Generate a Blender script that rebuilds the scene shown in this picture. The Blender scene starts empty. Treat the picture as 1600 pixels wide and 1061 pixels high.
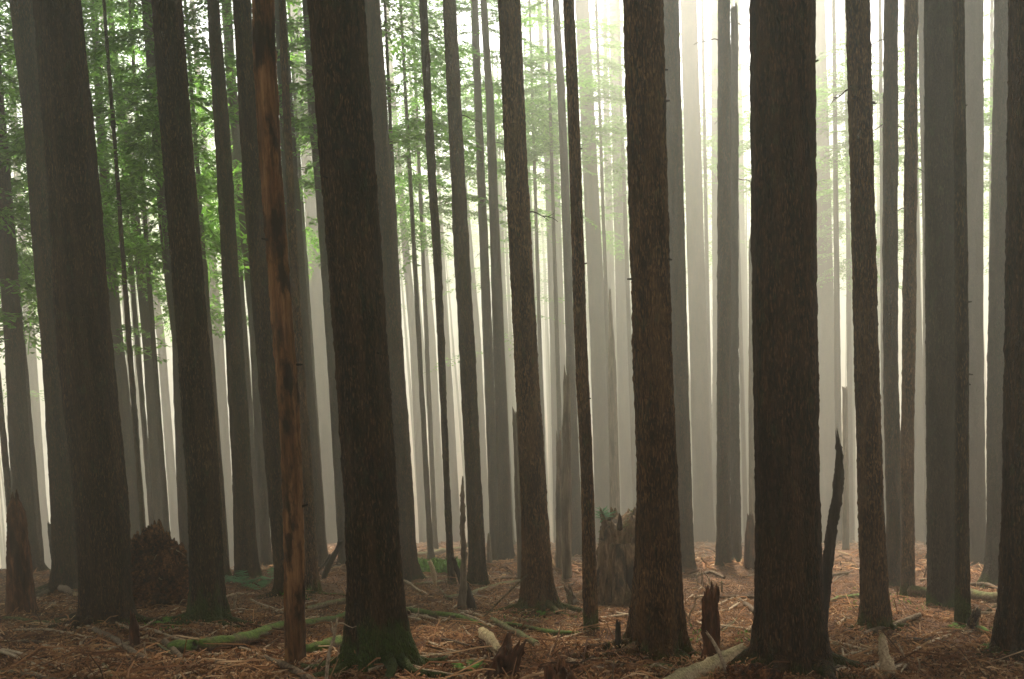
import bpy, math, random
import numpy as np
from mathutils import Vector, Matrix
R = math.radians
scene = bpy.context.scene
COL = scene.collection

# ------------------------------------------------------------------ camera
PITCH, ROLL, FPX = R(5.3), R(2.4), 1555.0          # FPX: focal length in pixels of a 1600 px wide frame
CAM = np.array([0.0, 0.0, 1.6])
fwd = np.array([0, math.cos(PITCH), -math.sin(PITCH)])
r0, u0 = np.array([1.0, 0, 0]), np.array([0, math.sin(PITCH), math.cos(PITCH)])
rgt = math.cos(ROLL)*r0 - math.sin(ROLL)*u0
upv = math.cos(ROLL)*u0 + math.sin(ROLL)*r0
cd = bpy.data.cameras.new('camera'); cam = bpy.data.objects.new('camera', cd); COL.objects.link(cam)
cd.sensor_width = 36.0; cd.lens = 36.0*FPX/1600.0; cd.clip_start = 0.1; cd.clip_end = 2000
cam.matrix_world = Matrix(((rgt[0], upv[0], -fwd[0], CAM[0]), (rgt[1], upv[1], -fwd[1], CAM[1]),
                           (rgt[2], upv[2], -fwd[2], CAM[2]), (0, 0, 0, 1)))
scene.camera = cam

# ------------------------------------------------------------------ world, sun, exposure
SUN_EL, SUN_AZ = R(46), R(4)                       # azimuth from +Y towards +X: the sun stands behind the trees
w = bpy.data.worlds.new('World'); scene.world = w; w.use_nodes = True
nt = w.node_tree; nt.nodes.clear()
sky = nt.nodes.new('ShaderNodeTexSky'); sky.sky_type = 'NISHITA'; sky.sun_disc = False
sky.sun_elevation = SUN_EL; sky.sun_rotation = SUN_AZ; sky.dust_density = 4.0; sky.air_density = 1.0
hs = nt.nodes.new('ShaderNodeHueSaturation'); hs.inputs['Saturation'].default_value = 0.06
bg = nt.nodes.new('ShaderNodeBackground'); bg.inputs['Strength'].default_value = 0.15
wo = nt.nodes.new('ShaderNodeOutputWorld')
nt.links.new(sky.outputs[0], hs.inputs['Color']); nt.links.new(hs.outputs[0], bg.inputs['Color']); nt.links.new(bg.outputs[0], wo.inputs[0])
sd = bpy.data.lights.new('sun', 'SUN'); sd.energy = 5.0; sd.angle = R(9); sd.color = (1.0, 0.885, 0.70)
sun = bpy.data.objects.new('sun', sd); COL.objects.link(sun)
sdir = Vector((math.sin(SUN_AZ)*math.cos(SUN_EL), math.cos(SUN_AZ)*math.cos(SUN_EL), math.sin(SUN_EL)))
sun.rotation_euler = sdir.to_track_quat('Z', 'Y').to_euler(); sun.location = (0, 0, 30)
vs = scene.view_settings
vs.view_transform = 'Standard'; vs.look = 'None'; vs.exposure = 1.2; vs.gamma = 1.0
scene.cycles.volume_bounces = 3; scene.cycles.max_bounces = 6; scene.cycles.diffuse_bounces = 2
scene.cycles.glossy_bounces = 1; scene.cycles.transmission_bounces = 2; scene.cycles.transparent_max_bounces = 4

# ------------------------------------------------------------------ numeric helpers
rng = np.random.default_rng(11); random.seed(11)
def _h(i, j, k, s):
    n = (i*374761393 + j*668265263 + k*2147483647 + s*1274126177) & 0xffffffff
    n = ((n ^ (n >> 13))*1274126177) & 0xffffffff
    return ((n ^ (n >> 16)) & 0xffff)/32767.5 - 1.0
def vnoise(P, s=0):
    P = np.asarray(P, float); f = np.floor(P).astype(np.int64); t = P - f; t = t*t*(3-2*t)
    out = 0
    for a in (0, 1):
        for b in (0, 1):
            for c in (0, 1):
                wgt = (t[..., 0] if a else 1-t[..., 0])*(t[..., 1] if b else 1-t[..., 1])*(t[..., 2] if c else 1-t[..., 2])
                out = out + wgt*_h(f[..., 0]+a, f[..., 1]+b, f[..., 2]+c, s)
    return out
def fbm(P, s=0, o=3):
    P = np.asarray(P, float); a, t = 1.0, 0
    for k in range(o): t = t + a*vnoise(P*(2.03**k), s+k*7); a *= 0.5
    return t
def ray(px, py):
    d = fwd + rgt*((px-800)/FPX) + upv*((530.5-py)/FPX)
    return d/d[1]                                   # scaled so that y grows by 1
HR = 812.0                                          # row where the sloping forest floor would vanish
_a, _b = ray(200, HR), ray(1400, HR)
_n = np.cross(_b, _a); SX, SY = -_n[0]/_n[2], -_n[1]/_n[2]      # z = SX*x + SY*y
def sst(a, b, v): t = np.clip((v-a)/(b-a), 0, 1); return t*t*(3-2*t)
MOUNDS = []                                         # (x, y, height, radius)
def gz(x, y):
    x = np.asarray(x, float); y = np.asarray(y, float)
    ye = np.clip(y, -3, None)
    z = SX*x + SY*ye
    Q = np.stack([x*0.16+3.1, y*0.16, 0*x], -1)
    near = sst(7.5, 11, y)
    z = z + 0.10*vnoise(Q, 3)*near*(1-sst(60, 90, y)*0) + 0.05*vnoise(Q*3.3, 5)*near
    az = x/np.maximum(y, 1.0)
    left = 1 - sst(-0.36, -0.26, az)
    z = z - left*0.30*np.clip(y-25, 0, None)*sst(24, 34, y)
    z = z - 0.12*np.clip(y-62, 0, None)*sst(60, 90, y)
    z = z + 0.42*np.clip(y-150, 0, None)*sst(150, 190, y)
    for mx, my, mh, mr in MOUNDS: z = z + mh*np.exp(-((x-mx)**2+(y-my)**2)/(mr*mr))
    return z
def g1(x, y): return float(gz(np.array([x]), np.array([y]))[0])
def hit(px, py, far=70.0):
    d = ray(px, py); ys = np.concatenate([np.arange(5, 30, 0.05), np.arange(30, far, 0.25)])
    z = CAM[2] + d[2]*ys; g = gz(d[0]*ys, ys); k = np.argmax(z <= g)
    if not (z <= g).any(): k = len(ys)-1
    y = ys[k]; return np.array([d[0]*y, y, float(g[k])])
def at(px, py, Y): d = ray(px, py); return CAM + d*Y
for px, py, mh, mr in ((1105, 893, 0.38, 1.6), (1150, 900, 0.3, 1.3), (255, 950, 0.30, 1.7), (385, 905, 0.22, 1.3), (300, 960, .12, 1.2),
                       (1175, 1056, .10, .45), (700, 1010, .08, 1.2), (640, 1040, .06, .8), (1330, 880, .25, 2.2), (90, 950, .1, 1.5), (1240, 1050, .05, .8),
                       (830, 1040, .1, .7), (930, 870, .15, 1.5)):
    p = hit(px, py); MOUNDS.append((p[0], p[1], mh, mr))
for k in range(60):
    y = 9*(60/9)**rng.random(); x = rng.uniform(-.55, .55)*y; MOUNDS.append((x, y, rng.uniform(-.12, .24)*min(1.8, y/14), rng.uniform(.35, 1.0)*(y/14)**.5))

# ------------------------------------------------------------------ materials
def mat(name): m = bpy.data.materials.new(name); m.use_nodes = True; m.node_tree.nodes.clear(); return m, m.node_tree
class NG:
    def __init__(s, name):
        s.m, s.t = mat(name); s.out = s.n('ShaderNodeOutputMaterial'); s.p = s.n('ShaderNodeBsdfPrincipled')
        s.l(s.p.outputs[0], s.out.inputs[0]); s.p.inputs['Specular IOR Level'].default_value = 0.15; s.p.inputs['Roughness'].default_value = 0.9
        s.tc = s.n('ShaderNodeTexCoord')
    def n(s, k, **kw):
        q = s.t.nodes.new(k)
        for a, b in kw.items(): setattr(q, a, b)
        return q
    def l(s, a, b): s.t.links.new(a, b)
    def mapped(s, sc, src='Object', rand=True):
        mp = s.n('ShaderNodeMapping'); mp.inputs['Scale'].default_value = sc
        s.l(s.tc.outputs[src], mp.inputs['Vector'])
        if rand:
            oi = s.n('ShaderNodeObjectInfo'); cx = s.n('ShaderNodeMath', operation='MULTIPLY'); cx.inputs[1].default_value = 57.0
            s.l(oi.outputs['Random'], cx.inputs[0]); s.l(cx.outputs[0], mp.inputs['Location'])
        return mp.outputs[0]
    def noise(s, v, sc, det=4, rough=0.6):
        q = s.n('ShaderNodeTexNoise'); q.inputs['Scale'].default_value = sc; q.inputs['Detail'].default_value = det; q.inputs['Roughness'].default_value = rough
        s.l(v, q.inputs['Vector']); return q.outputs['Fac']
    def voro(s, v, sc, feat='F1'):
        q = s.n('ShaderNodeTexVoronoi', feature=feat); q.inputs['Scale'].default_value = sc; s.l(v, q.inputs['Vector']); return q
    def ramp(s, f, stops):
        q = s.n('ShaderNodeValToRGB'); e = q.color_ramp.elements
        e[0].position, e[0].color = stops[0][0], (*stops[0][1], 1); e[1].position, e[1].color = stops[-1][0], (*stops[-1][1], 1)
        for p, c in stops[1:-1]: k = e.new(p); k.color = (*c, 1)
        s.l(f, q.inputs[0]); return q.outputs[0]
    def mix(s, f, a, b, kind='MIX'):
        q = s.n('ShaderNodeMix', data_type='RGBA', blend_type=kind)
        if isinstance(f, (int, float)): q.inputs[0].default_value = f
        else: s.l(f, q.inputs[0])
        for k, v in ((6, a), (7, b)):
            if isinstance(v, tuple): q.inputs[k].default_value = (*v, 1)
            else: s.l(v, q.inputs[k])
        return q.outputs[2]
    def math(s, op, a, b=0.0, c=None, clamp=False):
        q = s.n('ShaderNodeMath', operation=op, use_clamp=clamp)
        for k, v in enumerate((a, b, c)):
            if v is None: continue
            if isinstance(v, (int, float)): q.inputs[k].default_value = v
            else: s.l(v, q.inputs[k])
        return q.outputs[0]
    def bump(s, h, st, dist):
        q = s.n('ShaderNodeBump'); q.inputs['Strength'].default_value = st; q.inputs['Distance'].default_value = dist
        s.l(h, q.inputs['Height']); s.l(q.outputs[0], s.p.inputs['Normal'])
    def col(s, c): s.l(c, s.p.inputs['Base Color']); return s.m
    def z(s): q = s.n('ShaderNodeSeparateXYZ'); s.l(s.tc.outputs['Object'], q.inputs[0]); return q.outputs[2]

def bark_mat(name, dark, mid, light, moss=0.6, mossh=0.55):
    g = NG(name); v = g.mapped((1, 1, 0.2)); v2 = g.mapped((1, 1, 0.5))
    wn = g.n('ShaderNodeTexNoise'); wn.inputs['Scale'].default_value = 12; g.l(v2, wn.inputs['Vector'])
    wv = g.n('ShaderNodeVectorMath', operation='MULTIPLY_ADD'); g.l(wn.outputs['Color'], wv.inputs[0]); wv.inputs[1].default_value = (.035, .035, .035); g.l(v, wv.inputs[2]); v = wv.outputs[0]
    vo = g.voro(v, 78, 'F1'); n1 = g.noise(v, 55, 7, 0.75); n2 = g.noise(v2, 3.0, 3); n3 = g.noise(v2, 60, 3, .7)
    cell = g.ramp(vo.outputs['Color'], [(0, (0, 0, 0)), (1, (1, 1, 1))])
    f = g.math('ADD', g.math('MULTIPLY', n1, 0.65), g.math('MULTIPLY', cell, 0.35))
    f = g.math('SUBTRACT', f, g.math('MULTIPLY', vo.outputs['Distance'], 0.25))
    c = g.ramp(f, [(0.24, dark), (0.40, mid), (0.60, light)])
    c = g.mix(g.math('MULTIPLY', g.ramp(n2, [(0.4, (0, 0, 0)), (0.62, (1, 1, 1))]), 0.6), c, tuple(x*0.45 for x in mid))
    c = g.mix(g.math('MULTIPLY', g.ramp(g.noise(g.mapped((1, 1, .12)), 7, 4, .6), [(0.45, (0, 0, 0)), (0.62, (1, 1, 1))]), 0.25), c, tuple(x*.9 for x in light))
    g2 = g.ramp(g.noise(v2, 9, 3), [(0.58, (0, 0, 0)), (0.70, (1, 1, 1))])
    c = g.mix(g.math('MULTIPLY', g2, 0.30), c, (0.05, 0.075, 0.03))        # thin green algae flecks
    z = g.z(); hgt = g.math('SUBTRACT', 1.0, g.math('DIVIDE', z, mossh), clamp=True)
    mk = g.ramp(g.math('ADD', g.math('MULTIPLY', hgt, 0.55), g.math('MULTIPLY', g.noise(v2, 5, 5, .7), 0.75)), [(0.60, (0, 0, 0)), (0.74, (1, 1, 1))])
    mc = g.ramp(n3, [(0.35, (0.02, 0.035, 0.008)), (0.7, (0.085, 0.15, 0.025))])
    c = g.mix(g.math('MULTIPLY', mk, moss), c, mc)
    h = g.math('ADD', g.math('MULTIPLY', vo.outputs['Distance'], -0.8), n1)
    g.bump(h, 1.0, 0.05); return g.col(c)
BARK = bark_mat('bark', (0.012, 0.008, 0.005), (0.036, 0.0180, 0.0075), (0.15, 0.078, 0.032), 0.35, 0.4)
BARK_WARM = bark_mat('warm_bark', (0.015, 0.009, 0.005), (0.080, 0.038, 0.015), (0.30, 0.155, 0.062))
BARK_GREY = bark_mat('grey_bark', (0.014, 0.012, 0.010), (0.036, 0.024, 0.015), (0.095, 0.065, 0.04))
BARK_MOSS = bark_mat('mossy_bark', (0.012, 0.010, 0.006), (0.032, 0.019, 0.008), (0.16, 0.090, 0.038), 0.6, 1.0)

def bare_mat(name, cs, zf=0.08, sc=14, patch=(0.010, 0.007, 0.005), pk=0.8):
    g = NG(name); v = g.mapped((1, 1, zf)); v2 = g.mapped((1, 1, 0.35))
    n1 = g.noise(v, sc, 6, 0.7); c = g.ramp(n1, [(0.3, cs[0]), (0.5, cs[1]), (0.7, cs[2])])
    m = g.ramp(g.noise(v2, 4.0, 5, .65), [(0.50, (0, 0, 0)), (0.60, (1, 1, 1))])
    c = g.mix(g.math('MULTIPLY', m, pk), c, patch)
    g.bump(n1, 0.9, 0.02); return g.col(c)
RUST = bare_mat('debarked_rusty_wood', ((0.025, 0.012, 0.006), (0.12, 0.056, 0.021), (0.28, 0.145, 0.06)), pk=.9)
GREYWOOD = bare_mat('weathered_wood', ((0.05, 0.036, 0.024), (0.13, 0.098, 0.066), (0.26, 0.20, 0.135)), pk=0.4)
DARKWOOD = bare_mat('dark_dead_wood', ((0.010, 0.008, 0.006), (0.03, 0.022, 0.015), (0.07, 0.05, 0.035)), pk=0.5)
ROT = bare_mat('rotten_red_wood', ((0.015, 0.007, 0.004), (0.065, 0.026, 0.012), (0.19, 0.08, 0.034)), 0.2, 16, pk=0.6)

def round_wood_mat(name, cs, moss=0.0, sc=26):
    """branches and logs lying any way round: isotropic grain, moss on their upper side"""
    g = NG(name); v = g.mapped((1, 1, 1)); n1 = g.noise(v, sc, 5, .7); n2 = g.noise(v, 5, 3)
    c = g.ramp(n1, [(0.32, cs[0]), (0.5, cs[1]), (0.68, cs[2])])
    if moss:
        ge = g.n('ShaderNodeNewGeometry'); s = g.n('ShaderNodeSeparateXYZ'); g.l(ge.outputs['Normal'], s.inputs[0])
        k = g.ramp(g.math('ADD', g.math('MULTIPLY', s.outputs[2], 0.5), g.math('MULTIPLY', n2, 0.7)), [(0.62-0.25*moss, (0, 0, 0)), (0.78-0.2*moss, (1, 1, 1))])
        mc = g.ramp(n1, [(0.35, (0.018, 0.032, 0.006)), (0.7, (0.11, 0.17, 0.025))])
        pt = g.ramp(g.noise(v, 3.1, 5, .7), [(0.34, (0.15, 0.15, 0.15)), (0.48, (1, 1, 1))])
        c = g.mix(g.math('MULTIPLY', g.math('MULTIPLY', k, pt), min(1, moss+0.2)), c, mc)
    g.bump(n1, 0.8, 0.02); return g.col(c)
PALE = round_wood_mat('pale_dead_branch', ((0.11, 0.08, 0.05), (0.26, 0.19, 0.12), (0.44, 0.34, 0.22)))
BROWNW = round_wood_mat('brown_dead_branch', ((0.025, 0.016, 0.009), (0.09, 0.06, 0.036), (0.20, 0.14, 0.085)))
MOSSY = round_wood_mat('mossy_log_bark', ((0.02, 0.014, 0.009), (0.07, 0.045, 0.027), (0.15, 0.10, 0.06)), 0.9)
HALFMOSS = round_wood_mat('part_mossy_log_bark', ((0.03, 0.02, 0.012), (0.11, 0.075, 0.045), (0.22, 0.16, 0.10)), 0.35)
SPLIT = round_wood_mat('split_pale_wood', ((0.16, 0.11, 0.06), (0.36, 0.26, 0.15), (0.55, 0.43, 0.27)), 0.12, 40)

def root_mat():
    g = NG('root_ball_soil'); v = g.mapped((1, 1, 1)); n = g.noise(v, 17, 9, .82); n2 = g.noise(v, 4, 4); n = g.math('ADD', g.math('MULTIPLY', n, .7), g.math('MULTIPLY', n2, .3))
    c = g.ramp(n, [(0.42, (0.006, 0.004, 0.003)), (0.51, (0.085, 0.030, 0.011)), (0.62, (0.36, 0.15, 0.055))])
    g.bump(n, 1.0, 0.14); return g.col(c)
ROOTSOIL = root_mat()

def ground_mat():
    g = NG('needle_litter_ground'); v = g.mapped((1, 1, 1), rand=False)
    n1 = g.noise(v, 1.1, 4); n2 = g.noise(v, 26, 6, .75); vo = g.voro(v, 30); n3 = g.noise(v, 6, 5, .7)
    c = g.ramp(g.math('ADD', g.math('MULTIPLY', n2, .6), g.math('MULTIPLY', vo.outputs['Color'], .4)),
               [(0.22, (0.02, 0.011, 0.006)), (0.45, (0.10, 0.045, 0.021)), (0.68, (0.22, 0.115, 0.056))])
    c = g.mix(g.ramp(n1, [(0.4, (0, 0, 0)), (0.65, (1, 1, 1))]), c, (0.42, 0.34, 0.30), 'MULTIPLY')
    c = g.mix(g.math('MULTIPLY', g.ramp(n3, [(0.60, (0, 0, 0)), (0.72, (1, 1, 1))]), 0.5), c, (0.045, 0.06, 0.018))
    h = g.math('ADD', n2, g.math('MULTIPLY', n3, 1.5)); g.bump(h, 1.0, 0.05); return g.col(c)
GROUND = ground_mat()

def litter_mat(name, stops, spec=0.1):
    g = NG(name); ge = g.n('ShaderNodeNewGeometry')
    c = g.ramp(ge.outputs['Random Per Island'], stops); v = g.mapped((1, 1, 1), rand=False)
    k = g.ramp(g.noise(v, 1.3, 5, .65), [(0.40, (1, 1, 1)), (0.60, (.38, .33, .30))])
    return g.col(g.mix(1.0, c, k, 'MULTIPLY'))
LITTER = litter_mat('twig_and_needle_litter', [(0, (0.04, 0.018, 0.008)), (0.3, (0.16, 0.066, 0.026)), (0.6, (0.30, 0.14, 0.06)), (0.88, (0.38, 0.21, 0.10)), (1, (0.50, 0.35, 0.21))])

def leaf_mat(name, stops, tr=0.45):
    g = NG(name); ge = g.n('ShaderNodeNewGeometry'); c = g.ramp(ge.outputs['Random Per Island'], stops); g.col(c)
    t = g.n('ShaderNodeBsdfTranslucent'); g.l(g.mix(1.0, c, (1.5, 1.6, 1.1), 'MULTIPLY'), t.inputs[0])
    mx = g.n('ShaderNodeMixShader'); mx.inputs[0].default_value = tr
    g.l(g.p.outputs[0], mx.inputs[1]); g.l(t.outputs[0], mx.inputs[2]); g.l(mx.outputs[0], g.out.inputs[0]); return g.m
NEEDLES = leaf_mat('hemlock_needles', [(0, (0.04, 0.095, 0.014)), (0.5, (0.085, 0.20, 0.028)), (1, (0.17, 0.32, 0.055))], 0.6)
FERN = leaf_mat('fern_green', [(0, (0.04, 0.10, 0.05)), (1, (0.08, 0.20, 0.10))])
MOSSL = leaf_mat('moss_green', [(0, (0.03, 0.07, 0.01)), (1, (0.10, 0.20, 0.03))], 0.2)

# ------------------------------------------------------------------ object helpers
def mesh(name, V, F, m, smooth=True):
    me = bpy.data.meshes.new(name)
    V = np.asarray(V, float)
    if isinstance(F, np.ndarray):
        k = F.shape[1]; me.vertices.add(len(V)); me.vertices.foreach_set('co', V.astype(np.float32).ravel())
        me.loops.add(F.size); me.loops.foreach_set('vertex_index', F.astype(np.int32).ravel())
        me.polygons.add(len(F)); me.polygons.foreach_set('loop_start', np.arange(0, F.size, k, dtype=np.int32))
        me.update(calc_edges=True); me.validate()
    else: me.from_pydata([tuple(v) for v in V], [], F)
    if smooth: me.polygons.foreach_set('use_smooth', np.ones(len(me.polygons), bool))
    me.materials.append(m); me.update(); return me
def link(name, me, parent=None, loc=None):
    o = bpy.data.objects.new(name, me); COL.objects.link(o)
    if parent: o.parent = parent
    if loc is not None: o.location = loc
    return o
def thing(name, label, cat, loc, group=None, me=None):
    o = bpy.data.objects.new(name, me); COL.objects.link(o); o.location = loc
    o['label'] = label; o['category'] = cat
    if group: o['group'] = group
    if me is None: o.empty_display_size = 0.2
    return o
def tube(P, Rr, seg=10, rough=0.0, nscale=8.0, seed=0, lobes=None, cap=True, zsq=0.35, jag=0.0):
    """one closed tapering surface along the points P with radii Rr; rough = bark relief in metres"""
    P = np.asarray(P, float); Rr = np.asarray(Rr, float); n = len(P)
    T = np.gradient(P, axis=0); T /= np.linalg.norm(T, axis=1)[:, None]+1e-9
    ref = np.array([1.0, 0, 0]) if abs(T[:, 0]).mean() < 0.75 else np.array([0, 0, 1.0])
    A = ref - T*(T@ref)[:, None]; A /= np.linalg.norm(A, axis=1)[:, None]; B = np.cross(T, A)
    th = np.linspace(0, 2*math.pi, seg, endpoint=False)
    rad = Rr[:, None]*np.ones(seg)[None]
    if lobes is not None: rad = rad + lobes(np.arange(n), th)
    V = P[:, None]+rad[..., None]*(A[:, None]*np.cos(th)[None, :, None]+B[:, None]*np.sin(th)[None, :, None])
    if rough:
        Q = V*np.array([1, 1, zsq])*nscale
        nz = fbm(Q, seed, 3); fl = np.maximum(0, vnoise(V*np.array([1, 1, .6])*nscale*2.7, seed+50)-0.25)
        dr = rough*(nz*0.8+fl*1.8+0.45*vnoise(V*np.array([1, 1, .5])*nscale*.28, seed+9)*(seg > 30))
        V = V + dr[..., None]*(A[:, None]*np.cos(th)[None, :, None]+B[:, None]*np.sin(th)[None, :, None])
    if jag:                                            # splintered top end
        j = vnoise(np.stack([np.cos(th)*2.3+seed, np.sin(th)*2.3, 0*th], -1), seed)*jag + np.abs(vnoise(np.stack([np.cos(th)*7+seed, np.sin(th)*7, 0*th], -1), seed+1))*jag*.7
        V[-1] += T[-1][None]*j[:, None]; V[-2] += T[-2][None]*j[:, None]*0.5
    V = V.reshape(-1, 3)
    i = np.arange(n-1)[:, None]*seg; j = np.arange(seg)[None]; j2 = (j+1) % seg
    F = np.stack([i+j, i+j2, i+seg+j2, i+seg+j], -1).reshape(-1, 4).tolist()
    if cap:
        c0 = len(V); V = np.vstack([V, P[0], P[-1]-T[-1]*(jag*0.5)])
        for k in range(seg):
            F.append([c0, (k+1) % seg, k]); F.append([c0+1, (n-1)*seg+k, (n-1)*seg+(k+1) % seg])
    return V, F
def merge(parts):
    V, F, o = [], [], 0
    for v, f in parts: V.append(v); F += [[a+o for a in q] for q in f]; o += len(v)
    return np.vstack(V), F
def smooth_curve(ys, nodes, k):
    yy = [n[1] for n in nodes]; return np.interp(ys, yy, [n[k] for n in nodes])

# ------------------------------------------------------------------ foliage: crowns of the trees that stand in the mist
def spray(L, seed, dens=1.0, lw=0.060):
    """one hemlock bough along +X, drooping: twig axis and many small needle leaflets"""
    q = np.random.default_rng(seed); V, F = [], []
    def tri(p, d, wd, ln):
        side = np.cross(d, [0, 0, 1.0]); side /= np.linalg.norm(side)+1e-9; side = side*wd + np.array([0, 0, q.uniform(-.4, .4)*wd])
        b = len(V); V.extend([p-side*0.5, p+d*ln*0.5+side*0.55-d*0, p+d*ln, p+d*ln*0.4-side*0.6]); F.append([b, b+1, b+2, b+3])
    n = int(13*L/2.5*dens)+4
    droop = q.uniform(0.08, 0.22)
    ax = lambda t: np.array([t*L, 0.06*L*math.sin(t*3+seed), 0.10*L*t-droop*L*t*t*1.6])
    for a in range(5):                                   # woody axis
        p, d = ax(a/5), ax((a+1)/5)-ax(a/5); b = len(V)
        V.extend([p+np.array([0, .014, 0]), p-np.array([0, .014, 0]), p+d-np.array([0, .009, 0]), p+d+np.array([0, .009, 0])]); F.append([b, b+1, b+2, b+3])
    for k in range(n):
        t = 0.10+0.9*(k+q.uniform(0, .8))/n; p0 = ax(min(t, 1)); ll = L*(0.16+0.34*(1-t))*q.uniform(.6, 1.15)
        for sgn in (-1, 1):
            ang = R(q.uniform(45, 68))*sgn; dd = np.array([math.cos(ang), math.sin(ang), q.uniform(-.28, .02)]); dd /= np.linalg.norm(dd)
            m = max(2, int(ll/0.10*dens))
            for j in range(m):
                s = (j+q.uniform(.2, .8))/m; p = p0+dd*ll*s+np.array([0, 0, -0.10*s*s*ll])
                for s2 in (-1, 1):
                    if q.random() < .12: continue
                    a2 = ang+s2*R(q.uniform(25, 60)); d2 = np.array([math.cos(a2), math.sin(a2), q.uniform(-.45, .1)])
                    tri(p, d2, lw*q.uniform(.7, 1.4), q.uniform(.09, .20))
    return np.array(V), F
SPR = [spray(L, 40+i) for i, L in enumerate((2.6, 2.2, 1.8, 2.9))]
def crown(H, Rb, seed, nb, low=0.55):
    """crown of boughs from z=0 up to z=H around the stem; needles and boughs in one mesh"""
    q = np.random.default_rng(seed); VV, FF, o = [], [], 0
    for k in range(nb):
        t = (k+q.random())/nb; z = H*t**0.9
        ln = Rb*(1-t)**0.65*q.uniform(.55, 1.1)+.3
        if low and vnoise(np.array([[t*9+seed, 0, 0]]), seed)[0] > .18: continue
        if t < 0.25 and q.random() < low*(.25-t)*4: continue
        V, F = SPR[q.integers(4)]; s = ln/2.4; a = q.uniform(0, 2*math.pi)
        el = R(q.uniform(-22, 4)+22*t); ca, sa = math.cos(a), math.sin(a)
        P = V*np.array([s, s, s]); P = np.stack([P[:, 0]*math.cos(el)-P[:, 2]*math.sin(el), P[:, 1], P[:, 0]*math.sin(el)+P[:, 2]*math.cos(el)], -1)
        P = np.stack([P[:, 0]*ca-P[:, 1]*sa, P[:, 0]*sa+P[:, 1]*ca, P[:, 2]+z], -1)
        VV.append(P); FF.append(np.array(F)+o); o += len(P)
    return mesh('crown', np.vstack(VV), np.vstack(FF), NEEDLES, False)
CROWNS = [crown(14, 3.4, 60+i, 84) for i in range(4)]
CROWNS_HIGH = [crown(14, 4.0, 70+i, 104, 0.0) for i in range(2)]
CROWNS_LOOSE = [crown(14, 2.6, 80+i, 50, 0.9) for i in range(3)]

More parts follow.
